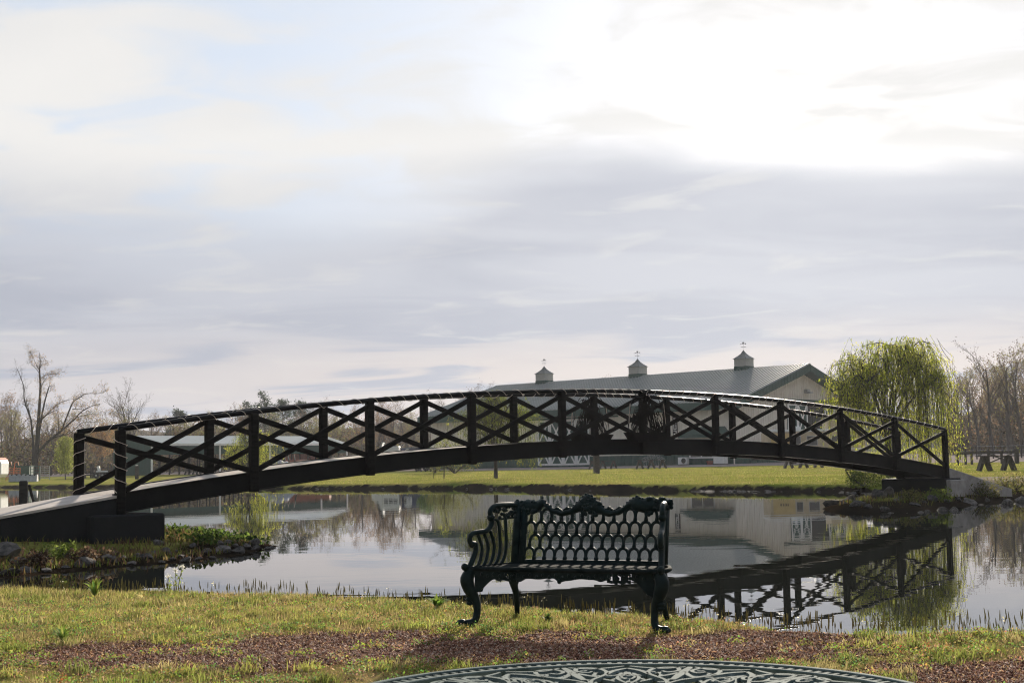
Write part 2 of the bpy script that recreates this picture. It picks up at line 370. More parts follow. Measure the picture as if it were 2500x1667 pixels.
# gravel yard in front of the barn and along the sheds
yard_far = sm(-2, 1.5, (Yf - (128 - .92*(Xf-8))*1.0 )/1.0 + 2.5*vnoise(Xf, Yf, .15, 6)) * (Xf > -6) * (Xf < 60)
yard_left = sm(0, 3, D - 43 + 3*vnoise(Xf, Yf, .12, 3)) * (Xf <= -6)
yard_right = sm(1.0, .5, np.hypot((Xf-19)/6, (Yf-50)/9) + .2*vnoise(Xf, Yf, .8, 3))
cover[:, 2] = np.clip(yard_far + yard_left + yard_right, 0, 1)

def ground_material():
    m = bpy.data.materials.new('ground'); m.use_nodes = True; t = m.node_tree; nd, lk = t.nodes, t.links; b = nd['Principled BSDF']
    co = nd.new('ShaderNodeTexCoord')
    def noise(s, d=6, r=.6, st=None):
        n = nd.new('ShaderNodeTexNoise'); n.inputs['Scale'].default_value = s; n.inputs['Detail'].default_value = d; n.inputs['Roughness'].default_value = r
        if st:
            mp = nd.new('ShaderNodeMapping'); mp.inputs['Scale'].default_value = st; lk.new(co.outputs['Object'], mp.inputs[0]); lk.new(mp.outputs[0], n.inputs[0])
        else: lk.new(co.outputs['Object'], n.inputs[0])
        return n.outputs['Fac']
    def rmp(v, stops):
        r = nd.new('ShaderNodeValToRGB'); e = r.color_ramp.elements
        while len(e) < len(stops): e.new(.5)
        for k, (p, c) in enumerate(stops): e[k].position = p; e[k].color = (*c, 1)
        lk.new(v, r.inputs[0]); return r.outputs[0]
    def mix(f, a, c):
        n = nd.new('ShaderNodeMix'); n.data_type = 'RGBA'; lk.new(f, n.inputs[0]) if not isinstance(f, float) else None
        if isinstance(f, float): n.inputs[0].default_value = f
        lk.new(a, n.inputs[6]); lk.new(c, n.inputs[7]); return n.outputs[2]
    def mth(op, a, c):
        n = nd.new('ShaderNodeMath'); n.operation = op; n.use_clamp = True
        for s_, v_ in zip(n.inputs, (a, c)):
            if isinstance(v_, (int, float)): s_.default_value = v_
            else: lk.new(v_, s_)
        return n.outputs[0]
    big, midn, fine, gr = noise(.12, 4), noise(.9), noise(14, 5, .7), noise(55, 3, .7)
    grass = rmp(midn, [(.30, (.09, .12, .022)), (.44, (.18, .19, .036)), (.57, (.25, .225, .065)), (.72, (.31, .235, .115))])
    grass2 = rmp(big, [(.38, (.12, .16, .025)), (.62, (.26, .21, .075))])
    grass = mix(.45, grass, grass2)
    gf = rmp(fine, [(.25, (.55, .55, .55)), (.75, (1.55, 1.55, 1.55))])
    mu = nd.new('ShaderNodeMix'); mu.data_type = 'RGBA'; mu.blend_type = 'MULTIPLY'; mu.inputs[0].default_value = .8
    lk.new(grass, mu.inputs[6]); lk.new(gf, mu.inputs[7]); grass = mu.outputs[2]
    earth = rmp(midn, [(.3, (.010, .008, .006)), (.7, (.030, .021, .014))])
    gravel = rmp(gr, [(.25, (.06, .030, .022)), (.5, (.16, .082, .058)), (.75, (.28, .16, .115))])
    yard = rmp(fine, [(.3, (.20, .165, .15)), (.7, (.33, .28, .26))])
    at = nd.new('ShaderNodeAttribute'); at.attribute_name = 'col'; sp_ = nd.new('ShaderNodeSeparateColor'); lk.new(at.outputs['Color'], sp_.inputs[0])
    def brk(s, n): return mth('MULTIPLY', mth('SUBTRACT', mth('ADD', s, mth('MULTIPLY', n, .8)), .62), 3.5)
    c = mix(brk(sp_.outputs[2], fine), grass, yard)
    c = mix(brk(sp_.outputs[1], fine), c, earth)
    c = mix(brk(sp_.outputs[0], gr), c, gravel)
    lk.new(c, b.inputs['Base Color']); b.inputs['Roughness'].default_value = .9; b.inputs['Specular IOR Level'].default_value = .0
    hsum = mth('ADD', mth('MULTIPLY', fine, .6), mth('MULTIPLY', gr, .3))
    bu = nd.new('ShaderNodeBump'); bu.inputs['Strength'].default_value = .9; bu.inputs['Distance'].default_value = .06
    lk.new(hsum, bu.inputs['Height']); lk.new(bu.outputs[0], b.inputs['Normal'])
    return m
gme = np_mesh('ground', np.c_[Xf, Yf, GZ], np.c_[ii, ii+1, ii+nx+1, ii+nx], ground_material(), cover)
gme.polygons.foreach_set('use_smooth', [True]*len(gme.polygons))
ground = obj('ground', gme); tag(ground, 'grassy ground round the pond with bare gravel patches', kind='structure')

# water
def water_material():
    m = bpy.data.materials.new('pond_water'); m.use_nodes = True; t = m.node_tree; nd, lk = t.nodes, t.links; b = nd['Principled BSDF']
    b.inputs['Base Color'].default_value = (.012, .014, .011, 1); b.inputs['Roughness'].default_value = .0; b.inputs['IOR'].default_value = 1.34
    co = nd.new('ShaderNodeTexCoord')
    def noise(s, st, d=3, off=(0, 0, 0)):
        mp = nd.new('ShaderNodeMapping'); mp.inputs['Scale'].default_value = st; mp.inputs['Location'].default_value = off; lk.new(co.outputs['Object'], mp.inputs[0])
        n = nd.new('ShaderNodeTexNoise'); n.inputs['Scale'].default_value = s; n.inputs['Detail'].default_value = d; n.inputs['Roughness'].default_value = .45
        lk.new(mp.outputs[0], n.inputs[0]); return n.outputs['Fac']
    def mth(op, a, c):
        n = nd.new('ShaderNodeMath'); n.operation = op
        for s_, v_ in zip(n.inputs, (a, c)):
            if isinstance(v_, (int, float)): s_.default_value = v_
            else: lk.new(v_, s_)
        return n.outputs[0]
    # a light breeze ruffles patches of the pond, the rest stays calm
    patch = nd.new('ShaderNodeMapRange'); patch.interpolation_type = 'SMOOTHSTEP'; lk.new(noise(.05, (1, .55, 1), 3, (3.0, 7.3, 0)), patch.inputs[0])
    patch.inputs['From Min'].default_value = .40; patch.inputs['From Max'].default_value = .62; patch.inputs['To Min'].default_value = .10; patch.inputs['To Max'].default_value = 1
    w1, w2 = noise(1.3, (.55, 1, 1), 2), noise(4.0, (.5, 1, 1), 2, (5, 2, 0))
    hh = mth('ADD', mth('MULTIPLY', w1, 1.0), mth('MULTIPLY', w2, .28))
    hh = mth('MULTIPLY', hh, patch.outputs[0])
    bu = nd.new('ShaderNodeBump'); bu.inputs['Strength'].default_value = 1; bu.inputs['Distance'].default_value = .0018
    lk.new(hh, bu.inputs['Height']); lk.new(bu.outputs[0], b.inputs['Normal'])
    return m
water = MB().add([(-75, 6, 0), (34, 6, 0), (34, 140, 0), (-75, 140, 0)], [(0, 1, 2, 3)]).build('water', water_material())
tag(water, 'still dark pond reflecting the sky and the bridge', kind='structure')

# hills far behind
def hill(name, label, pts, Y, depth, m):
    mb = MB(); n = len(pts); vs = []
    for k in range(6):
        f = k/5; s_ = math.sin(f*math.pi)**.8 if k < 5 else 0
        for j, (x, h) in enumerate(pts): vs.append((x*(1+.25*f), Y+depth*f, -2 + (h+2)*max(s_, .0)*(1+.12*math.sin(j*2.7+k*1.9))))
    fs = [(k*n+j, k*n+j+1, (k+1)*n+j+1, (k+1)*n+j) for k in range(5) for j in range(n-1)]
    o = mb.add(vs, fs).build(name, m, smooth=True); return tag(o, label, kind='structure')
M['hill'] = mat('wooded_hillside', (.05, .048, .035), (.12, .105, .08), .08, .95, 1, .12, stretch=(1, 1, 1), bdist=3, spec=0.)
rh = random.Random(4)
hill('hill', 'low wooded ridge far behind the left woods', [(x, 16+5*math.sin(x*.013+1)+3*math.sin(x*.037)+rh.uniform(-1, 1)) for x in range(-420, 141, 16)], 420, 180, M['hill'])
hill('hill', 'higher wooded hill far behind the right woods', [(x, 4+20*float(sm(110, 190, np.array(x)))+2*math.sin(x*.05)+rh.uniform(-1, 1)) for x in range(70, 480, 14)], 440, 180, M['hill'])

# ================================================================== FOOTBRIDGE
BX, BY, BANG, BL, BW = -6.0401, 21.5633, .8344, 2.3657, 1.437
BRZ = math.pi/2 - BANG
def rail_z(x): i = x/BL; return 2.7426 - .7832*((i-5)/5)**2 + .0422*(i-5)/5
def deck_z(x): return rail_z(x) - 1.045
LB = 10*BL
bridge = thing('footbridge', 'long arched black footbridge with cross-braced railings spanning the pond', 'bridge', (BX, BY, 0), BRZ)
NSEG = 60
def sweep(mb, prof, off=0., x0=0., x1=LB, n=NSEG):
    """profile (y, z) swept along the arch of the bridge"""
    vs = []; k = len(prof)
    for s_ in range(n+1):
        x = x0 + (x1-x0)*s_/n
        for y, z in prof: vs.append((x, y, deck_z(x)+z+off))
    fs = [(i*k+j, i*k+(j+1) % k, (i+1)*k+(j+1) % k, (i+1)*k+j) for i in range(n) for j in range(k)]
    return mb.add(vs, fs + [tuple(range(k)), tuple(n*k+j for j in range(k-1, -1, -1))])
for yc in (.115, BW-.115):
    d, tf, hw, tw = .31, .016, .052, .008
    I = [(yc-hw, -d), (yc+hw, -d), (yc+hw, -d+tf), (yc+tw, -d+tf), (yc+tw, -tf), (yc+hw, -tf), (yc+hw, 0), (yc-hw, 0), (yc-hw, -tf), (yc-tw, -tf), (yc-tw, -d+tf), (yc-hw, -d+tf)]
    sweep(MB(), I, .015, -.05, LB+.05).build('girder', M['steel'], bridge)
for i in range(11):
    x = i*BL; MB().b2((x-.045, .18, deck_z(x)-.27), (x+.045, BW-.18, deck_z(x)-.06)).build('cross_beam', M['steel'], bridge)
pm = MB().b2((-.067, .175, -.019), (.067, BW-.175, .019)).mesh('deck_board', M['deck'])
nb = int(LB/.1425)
for k in range(nb+1):
    x = k*LB/nb; sl = (deck_z(x+.05)-deck_z(x-.05))/.1
    obj('deck_board', pm, bridge, (x, random.uniform(-.006, .006), deck_z(x)-.019+random.uniform(-.0015, .0015)), (0, -math.atan(sl), 0))
for side, yy in ((-1, 0.), (1, BW)):
    pts = [(x, yy, rail_z(x)-.042) for x in np.linspace(-.03, LB+.03, 70)]
    MB().tube(pts, .042, 10).build('handrail', M['pipe'], bridge, smooth=True)
    for i in range(11):
        x = i*BL; zt = rail_z(x)-.06
        MB().b2((x-.072, yy-.06, deck_z(x)-.315), (x+.072, yy+.06, zt)).build('post', M['timber'], bridge, bevel=.014)
        po_ = COL.objects[-1]
        for zb in (-.07, -.23): MB().box((x, yy+side*.064, deck_z(x)+zb), (.032, .012, .032)).build('bolt', M['steel'], po_)
    for i in range(10):
        x0, x1 = i*BL+.06, (i+1)*BL-.06
        a0, a1 = Vector((x0, yy-.024*side, rail_z(x0)-.15)), Vector((x1, yy-.024*side, deck_z(x1)+.05))
        b0, b1 = Vector((x0, yy+.024*side, deck_z(x0)+.05)), Vector((x1, yy+.024*side, rail_z(x1)-.15))
        MB().bar(a0, a1, .050, .092).build('brace', M['timber'], bridge, bevel=.012)
        MB().bar(b0, b1, .046, .090).build('brace', M['timber'], bridge, bevel=.012)

# strings of outdoor lights wound round the handrails and the first posts
def wind(name, label, yy, x0, x1, pitch, hand, wrap_post):
    e = thing(name, label, 'string light', (BX, BY, 0), BRZ, 'light strings wound round the handrails')
    n = int((x1-x0)/pitch*14); pts = []; rr = random.Random(int(x0*10)+int(yy*10)); ph = 0
    for k in range(n+1):
        x = x0+(x1-x0)*k/n; ph += 2*math.pi/14*(1+.25*math.sin(k*.031+yy)); g = hand*ph + .6*math.sin(k*.013)
        r_ = .0475 + .004*max(0, math.sin(k*.17))
        pts.append((x, yy+math.cos(g)*r_, rail_z(x)-.042+math.sin(g)*r_ - .006*(math.sin(g) < -.5)))
    MB().tube(pts, .0065, 4).build('cord', M['cord'], e)
    if wrap_post:
        n = 120; P = []
        for k in range(n+1):
            t = k/n; g = hand*(t*4.6*2*math.pi); q = 1/max(abs(math.cos(g)), abs(math.sin(g)))
            P.append((min(.082, max(-.082, math.cos(g)*q*.082)), yy+min(.07, max(-.07, math.sin(g)*q*.07)), lerp(rail_z(0)-.12, deck_z(0)+.03, t)))
        MB().tube(P, .0065, 4).build('post_wrap', M['cord'], e)
wind('string_light', 'beige light cord spiralling along the left half of the near handrail', 0., .1, 5*BL, .33, 1, True)
wind('string_light', 'beige light cord spiralling along the right half of the near handrail', 0., 5*BL, LB-.1, .27, -1, False)
wind('string_light', 'beige light cord spiralling along the left half of the far handrail', BW, .1, 5*BL, .36, -1, True)
wind('string_light', 'beige light cord spiralling along the right half of the far handrail', BW, 5*BL, LB-.1, .30, 1, False)

# dried hanging plants with wire hoops on the crown of the bridge
def wreath(yy, side, label, seed):
    rr = random.Random(seed); x0 = 5*BL; zt = rail_z(x0)
    e = thing('hanging_planter', label, 'planter', (BX, BY, 0), BRZ, 'dried hanging planters on the bridge crown')
    yo = yy - side*.10
    def L(x, y, z): return (x0+x, yo+y, zt+z)
    mb = MB()
    for k in range(210):
        w = rr.uniform(-.46, .46); top = -.06-.95*abs(w)-rr.random()*.45; ln = rr.uniform(.12, .40); bot = max(-.93, top-ln)
        dy = rr.uniform(-.09, .09); q = rr.uniform(-.05, .05)
        mb.tube([L(w*.82, dy, top), L(w*.95, dy*1.2, (top+bot)/2), L(w+q, dy, bot)], [.006, rr.uniform(.006, .014), .002], 3, False)
    for k in range(45):
        w = rr.gauss(0, .13); z = -rr.uniform(.08, .55); a = rr.uniform(0, 6.3)
        mb.tube([L(w, 0, z), L(w+.09*math.cos(a), rr.uniform(-.1, .1), z+.09*math.sin(a)), L(w+.16*math.cos(a+.6), rr.uniform(-.1, .1), z-.02)], [.01, .012, .003], 3, False)
    mb.build('dry_stems', M['vine'], e)
    for s_ in (-1, 1):
        MB().tube(catmull([L(0, 0, -.02), L(s_*.18, 0, -.02), L(s_*.40, 0, -.20), L(s_*.50, 0, -.50), L(s_*.56, 0, -.80), L(s_*.42, 0, -.98)]), .008, 5).build('wire_hoop', M['pipe'], e)
        MB().bar(L(s_*.52, -side*.03, -.30), L(s_*(.52+.05), -side*.03, -.72), .016, .006).build('ribbon', M['cord'], e)
    MB().prism([(x0-.58, zt-.90), (x0+.58, zt-.90), (x0+.40, zt-1.10), (x0-.40, zt-1.10)], 'y', yo-.13, yo+.13).build('trough', M['vine'], e)
wreath(0., 1, 'dark dried hanging plant on the near handrail at the bridge crown', 3)
wreath(BW, -1, 'dark dried hanging plant on the far handrail at the bridge crown', 5)

# concrete abutments with their ramps
ab = thing('bridge_abutment', 'concrete pier and sloping ramp under the left end of the bridge', 'abutment', (BX, BY, 0), BRZ)
MB().b2((-.55, -.20, -.5), (.66, BW+.25, .572)).build('pier', M['blackwall'], ab, bevel=.03)
MB().prism([(-.06, deck_z(0)-.05), (-.06, -.4), (-5.4, -.4), (-5.4, .09)], 'y', -.02, BW+.02).build('ramp_wall', M['blackwall'], ab, bevel=.012)
MB().prism([(-.06, deck_z(0)-.01), (-.06, deck_z(0)-.048), (-5.4, .092), (-5.4, .13)], 'y', -.03, BW+.03).build('ramp_surface', M['rampcon'], ab)
ab = thing('bridge_abutment', 'concrete block and wedge ramp under the right end of the bridge', 'abutment', (BX, BY, 0), BRZ)
MB().b2((LB-.42, -.22, -.4), (LB+.35, BW+.3, .655)).build('pier', M['blackwall'], ab, bevel=.02)  # shade under the bridge put into this near-black colour; end block stays pale
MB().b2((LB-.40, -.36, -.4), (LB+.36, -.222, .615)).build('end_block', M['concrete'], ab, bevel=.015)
MB().prism([(LB+.06, deck_z(LB)-.01), (LB+3.4, .28), (LB+3.4, -.3), (LB+.06, -.3)], 'y', -.02, BW+.02).build('ramp', M['concrete'], ab, bevel=.012)

# ================================================================== CAST-IRON BENCH
GB = .105
bench = thing('garden_bench', 'ornate dark green cast-iron bench standing on the near bank', 'bench', (.31, 9.66, GB), math.atan2(-.42, .906))
SH, FW, BKW, DP = .395, .715, .57, .45          # seat height, half widths front and back, depth
I_ = M['iron']
sm_ = MB()                                       # seat: rim and pierced slats
rim = catmull([(-FW, 0, SH), (-FW*.5, -.035, SH), (0, -.045, SH), (FW*.5, -.035, SH), (FW, 0, SH), (BKW, DP, SH), (0, DP, SH), (-BKW, DP, SH), (-FW, 0, SH)], 4)
sm_.tube(rim, .016, 8); sm_.build('seat_rim', M['ironmatte'], bench, smooth=True)
for k in range(15):
    f = (k+.5)/15; y = lerp(-.02, DP-.01, f); w = lerp(FW, BKW, f)-.015
    MB().b2((-w, y-.0105, SH-.005), (w, y+.0105, SH+.007)).build('seat_slat', M['ironmatte'], bench)
# apron under the front of the seat
ap = MB(); N_ = 90; topl, botl = [], []
for k in range(N_+1):
    x = lerp(-.66, .66, k/N_); a = abs(x)
    d = .052 + .010*math.sin(x*26)*math.cos(x*7) + .026*math.exp(-((a-.43)/.06)**2) + .02*math.exp(-(x/.03)**2) + .11*sm(.50, .66, np.array(a)) + .018*math.exp(-((a-.30)/.03)**2)
    yq = -.045*(1-(x/FW)**2); topl.append((x, yq, SH-.008)); botl.append((x, yq, SH-.008-float(d)))
n = len(topl)
for o in (0, .016):
    pass
vs = [(x, y+.000, z) for x, y, z in topl] + [(x, y, z) for x, y, z in botl] + [(x, y+.018, z) for x, y, z in topl] + [(x, y+.018, z) for x, y, z in botl]
hole = lambda k: any(abs(topl[k][0]-c) < .014 for c in (-.47, -.40, -.345, .36, .42, .485))
fs = []
for k in range(n-1):
    if hole(k):
        continue
    fs += [(k, k+1, n+k+1, n+k), (2*n+k+1, 2*n+k, 3*n+k, 3*n+k+1), (n+k, n+k+1, 3*n+k+1, 3*n+k), (k+1, k, 2*n+k, 2*n+k+1)]
ap.add(vs, fs)
for c in (-.47, -.40, -.345, .36, .42, .485):
    yq = -.045*(1-(c/FW)**2)+.009
    ap.tube([(c-.02, yq, SH-.012), (c+.02, yq, SH-.03)], .009, 5); ap.tube([(c-.018, yq, SH-.068), (c+.02, yq, SH-.075)], .011, 5)
    ap.tube([(c-.012, yq, SH-.03), (c+.004, yq, SH-.05), (c-.012, yq, SH-.07)], .006, 5)
for k in range(26):
    x = lerp(-.6, .6, k/25); yq = -.045*(1-(x/FW)**2)-.002; ap.ball((x, yq, SH-.035-.012*(k % 2)), .014, 6, 4, (1, .6, 1))
ap.ball((0, -.045, SH-.075), .017, 6, 4); ap.build('apron', I_, bench, smooth=False)
# legs
for sx_ in (-1, 1):
    lg = MB()
    P = catmull([(sx_*(FW-.03), .015, SH-.005), (sx_*(FW+.005), -.005, SH-.07), (sx_*(FW-.01), 0, SH-.14), (sx_*(FW-.045), .015, SH-.21), (sx_*(FW-.06), .015, SH-.29), (sx_*(FW-.045), -.005, SH-.365), (sx_*(FW+.015), -.04, .016)], 4)
    rad = np.interp(np.linspace(0, 1, len(P)), [0, .18, .34, .5, .68, .86, 1], [.034, .050, .046, .033, .025, .026, .028])
    lg.tube(P, list(rad), 8)
    lg.ball((sx_*(FW+.03), -.05, .022), .032, 7, 5, (1.25, 1.1, .85))
    for q in (-.022, 0, .022): lg.ball((sx_*(FW+.055), -.062+q, .018), .016, 6, 4)
    for z, r_ in ((.155, .022), (.18, .026), (.205, .022)): lg.ball((sx_*(FW-.01), .0, z), r_, 6, 4, (1.3, .8, .8))
    lg.tube([(sx_*(FW-.05), .012, SH-.03), (sx_*(FW-.12), .008, SH-.10), (sx_*(FW-.10), .008, SH-.15), (sx_*(FW-.05), .012, SH-.155)], .012, 6)
    lg.tube([(sx_*(FW-.10), .008, SH-.03), (sx_*(FW-.15), .004, SH-.075)], .014, 6)
    lg.build('leg', I_, bench, smooth=True)
    lg = MB(); b_ = BKW+.02
    P = catmull([(sx_*(b_-.02), DP, SH), (sx_*(b_-.015), DP-.01, SH-.1), (sx_*(b_-.03), DP+.01, SH-.2), (sx_*(b_-.025), DP+.035, SH-.3), (sx_*(b_-.01), DP+.07, .005)], 4)
    lg.tube(P, list(np.interp(np.linspace(0, 1, len(P)), [0, .25, .5, 1], [.032, .034, .024, .018])), 7)
    lg.ball((sx_*(b_-.03), DP, SH-.13), .03, 6, 4, (1, .8, 1)); lg.build('leg', I_, bench, smooth=True)
# arms: plane from the seat's front corner to the back post
for sx_ in (-1, 1):
    def A(s_, z, o=0.): return (sx_*(lerp(FW, BKW, s_)+o), lerp(.0, DP+.02+.2*max(z, 0), s_), SH+z)
    ar = MB()
    ar.tube(catmull([A(.02, .0), A(.10, .06), A(.16, .12), A(.15, .165), A(.09, .165), A(.05, .185), A(.045, .215), A(.10, .24), A(.22, .247), A(.36, .252), A(.44, .275), A(.475, .315), A(.46, .355), A(.44, .38), A(.47, .41), A(.56, .428), A(.75, .43), A(.97, .425)], 5), .019, 8)
    ar.ball(A(.09, .165), .026, 7, 5); ar.ball(A(-.06, .012), .028, 7, 5); ar.tube([A(-.06, .0), A(.04, -.012), A(.12, -.005)], .02, 7)
    ar.ball(A(.46, .345), .03, 7, 5); ar.build('arm', I_, bench, smooth=True)
    for k in range(5):
        s0 = .24+.125*k; zt = (.235, .24, .25, .33, .37)[k]
        MB().tube(catmull([A(s0-.05, .004), A(s0+.015, .05), A(s0+.05, .13), A(s0+.01, zt-.05), A(s0-.045, zt)], 4), [.0125]*17, 6, flat=1).build('arm_slat', I_, bench, smooth=True)
    fl = MB(); rr = random.Random(3)
    for k in range(34): fl.ball(A(.50+.44*rr.random(), .335+.085*rr.random()), rr.uniform(.010, .017), 5, 4)
    fl.tube([A(.46, .325), A(.7, .33), A(.95, .335)], .008, 5); fl.build('arm_foliage', I_, bench, smooth=True)
# back: reclined slightly
def Bk(x, z): return (x, DP+.02+.10*(z/.5), SH+z)
for x in (-BKW, -BKW+.055, BKW): MB().tube([Bk(x, -.01), Bk(x, .25), Bk(x, .45)], [.032 if x != -BKW+.055 else .026]*3, 8).build('back_post', I_, bench, smooth=True)
MB().bar(Bk(-BKW, .018), Bk(BKW, .018), .02, .034).build('back_rail', I_, bench, bevel=.004)
NC = 13; x_l, x_r = -BKW+.07, BKW-.02; cw = (x_r-x_l)/NC; rp = .092
up_c = [(690, 150), (730, 165), (770, 143), (850, 160), (920, 132), (960, 170), (1030, 225), (1110, 248), (1190, 238), (1260, 190), (1320, 130), (1375, 92), (1430, 120), (1500, 170), (1560, 225), (1620, 250), (1690, 238), (1760, 200), (1820, 140), (1880, 122), (1940, 150), (2030, 135), (2070, 160), (2110, 140), (2165, 150)]
lo_c = [(690, 240), (730, 235), (770, 285), (850, 268), (905, 262), (935, 215), (1030, 280), (1110, 302), (1190, 298), (1260, 275), (1320, 268), (1375, 235), (1430, 268), (1500, 285), (1560, 300), (1620, 305), (1690, 295), (1760, 265), (1820, 225), (1850, 262), (1940, 270), (2010, 290), (2050, 262), (2110, 240), (2165, 240)]
def cx(p): return lerp(-BKW+.015, BKW+.01, (p-690)/(2165-690))
def cz(p): return .462 - (p-150)/1270
ux, uz = [cx(a) for a, b in up_c], [cz(b) for a, b in up_c]; lx, lz = [cx(a) for a, b in lo_c], [cz(b) for a, b in lo_c]
def crest_low(x): return float(np.interp(x, lx, lz))
arch = MB(); hwid = cw/2
arch.tube(catmull([(-hwid, 0, -.004), (-hwid*.98, 0, .028), (-hwid*.88, 0, .054), (-hwid*.55, 0, .075), (0, 0, .083), (hwid*.55, 0, .075), (hwid*.88, 0, .054), (hwid*.98, 0, .028), (hwid, 0, -.004)], 2), .0115, 7)
arch.tube([(-hwid, 0, -.004), (-hwid, 0, .030)], [.0155, .011], 7); arch.tube([(hwid, 0, -.004), (hwid, 0, .030)], [.0155, .011], 7)
arch.ball((0, 0, .086), .0150, 6, 4, (1.3, 1, 1)); arch_me = arch.mesh('lattice_loop', I_, True)
knob = MB(); knob.ball((0, 0, 0), .018, 6, 4, (1.05, .9, 1.1)); knob_me = knob.mesh('lattice_knob', I_, True)
tilt = -math.atan(.2)
for r_ in range(4):
    off = .5 if r_ % 2 == 0 else 0
    for k in range(NC+(0 if r_ % 2 == 0 else 1)):
        xc = x_l + (k+off)*cw; z0 = .037+r_*rp
        if xc < x_l+.02 or xc > x_r-.02: continue
        if z0+.07 > crest_low(xc)+.05: continue
        obj('lattice_loop', arch_me, bench, Bk(xc, z0), (tilt, 0, 0))
    for k in range(NC+1):
        if r_ == 0: obj('lattice_knob', knob_me, bench, Bk(x_l+k*cw, .045), (tilt, 0, 0))
cr_ = MB(); K = 150; xs = np.linspace(cx(690), cx(2165), K)
tp = [float(np.interp(x, ux, uz)) + .004*math.sin(x*95) for x in xs]; bt = [crest_low(x)+.003*math.sin(x*70+1) for x in xs]
for o, sgn in ((-.017, 1), (.017, -1)): pass
vs = []
for x, a, b in zip(xs, tp, bt):
    m_ = (a+b)/2
    for z, o in ((a, 0), (a-.25*(a-b), -.022), (m_, -.026), (b+.2*(a-b), -.018), (b, 0), (b+.2*(a-b), .015), (m_, .02), (a-.25*(a-b), .018)):
        p = Bk(x, z); vs.append((p[0], p[1]+o, p[2]))
fs = [(i*8+j, (i+1)*8+j, (i+1)*8+(j+1) % 8, i*8+(j+1) % 8) for i in range(K-1) for j in range(8)] + [tuple(range(8)), tuple((K-1)*8+j for j in range(7, -1, -1))]
cr_.add(vs, fs); cr_.build('crest_rail', I_, bench, smooth=True)
bd = MB()
for i in range(2, K-1, 3):
    if abs(xs[i]) < .40: p = Bk(float(xs[i]), tp[i]-.006); bd.ball(p, .0115, 6, 4)
bd.build('crest_beading', I_, bench, smooth=True)
lf = MB(); rr = random.Random(8)
for c, w_, h_ in ((-.52, .10, .07), (.53, .09, .07), (0., .075, .07)):
    for k in range(30):
        x = c+rr.uniform(-w_, w_); t_, b_ = float(np.interp(x, ux, uz)), crest_low(x); p = Bk(x, lerp(b_-.006, t_-.004, rr.random())); lf.ball((p[0], p[1]-.014, p[2]), rr.uniform(.011, .021), 6, 4, (1.2, .8, 1))
p = Bk(0, .372); lf.ball(p, .02, 6, 4); lf.ball(Bk(-.035, .36), .018, 6, 4); lf.ball(Bk(.045, .355), .022, 6, 4); lf.ball(Bk(-.06, .345), .014, 6, 4); lf.ball(Bk(.02, .335), .014, 6, 4)
lf.build('crest_leaves', I_, bench, smooth=True)

# ================================================================== ROUND TABLE IN FRONT OF THE CAMERA
TR, TZ = .548, .831
tab = thing('patio_table', 'round pierced cast-metal patio table at the bottom of the view', 'table', (.185, 2.33, GB-.005), .2)
def ring(mb, r_, w, h, z, n=96):
    vs = []
    for k in range(n):
        a = 2*math.pi*k/n; c, s_ = math.cos(a), math.sin(a)
        for rr_, zz in ((r_-w/2, z-h/2), (r_+w/2, z-h/2), (r_+w/2, z+h/2-.0015), (r_+w/2-.003, z+h/2), (r_-w/2+.003, z+h/2), (r_-w/2, z+h/2-.0015)): vs.append((rr_*c, rr_*s_, zz))
    return mb.add(vs, [(k*6+j, k*6+(j+1) % 6, ((k+1) % n)*6+(j+1) % 6, ((k+1) % n)*6+j) for k in range(n) for j in range(6)])
TL = TZ-GB
T_ = M['tabletop']
ring(MB(), TR-.008, .016, .022, TL-.011, 128).build('rim', T_, tab); ring(MB(), TR-.046, .014, .014, TL-.009, 128).build('inner_rim', T_, tab)
ring(MB(), .245, .014, .012, TL-.009).build('inner_rim', T_, tab); ring(MB(), .06, .05, .012, TL-.009, 32).build('hub_ring', T_, tab)
bm_ = MB().b2((-.0125, -.0042, -.006), (.0125, .0042, .004)).mesh('rim_bar', T_)
for k in range(160):
    a = 2*math.pi*k/160; obj('rim_bar', bm_, tab, ((TR-.028)*math.cos(a), (TR-.028)*math.sin(a), TL-.007), (0, 0, a))
def flat_curve(mb, pts, w, n=5):
    P = catmull(pts, n); m_ = len(P); vs = []
    for i, p in enumerate(P):
        t = (P[min(i+1, m_-1)]-P[max(i-1, 0)]); t.z = 0; t.normalize(); s_ = Vector((-t.y, t.x, 0)); ww = w*.72*(.55+.45*math.sin(math.pi*i/(m_-1)))
        for a, z in ((-1, -.004), (1, -.004), (.7, .004), (-.7, .004)): q = p+s_*ww*a; vs.append((q.x, q.y, p.z+z))
    mb.add(vs, [(i*4+j, i*4+(j+1) % 4, (i+1)*4+(j+1) % 4, (i+1)*4+j) for i in range(m_-1) for j in range(4)] + [(3, 2, 1, 0), tuple((m_-1)*4+j for j in range(4))])
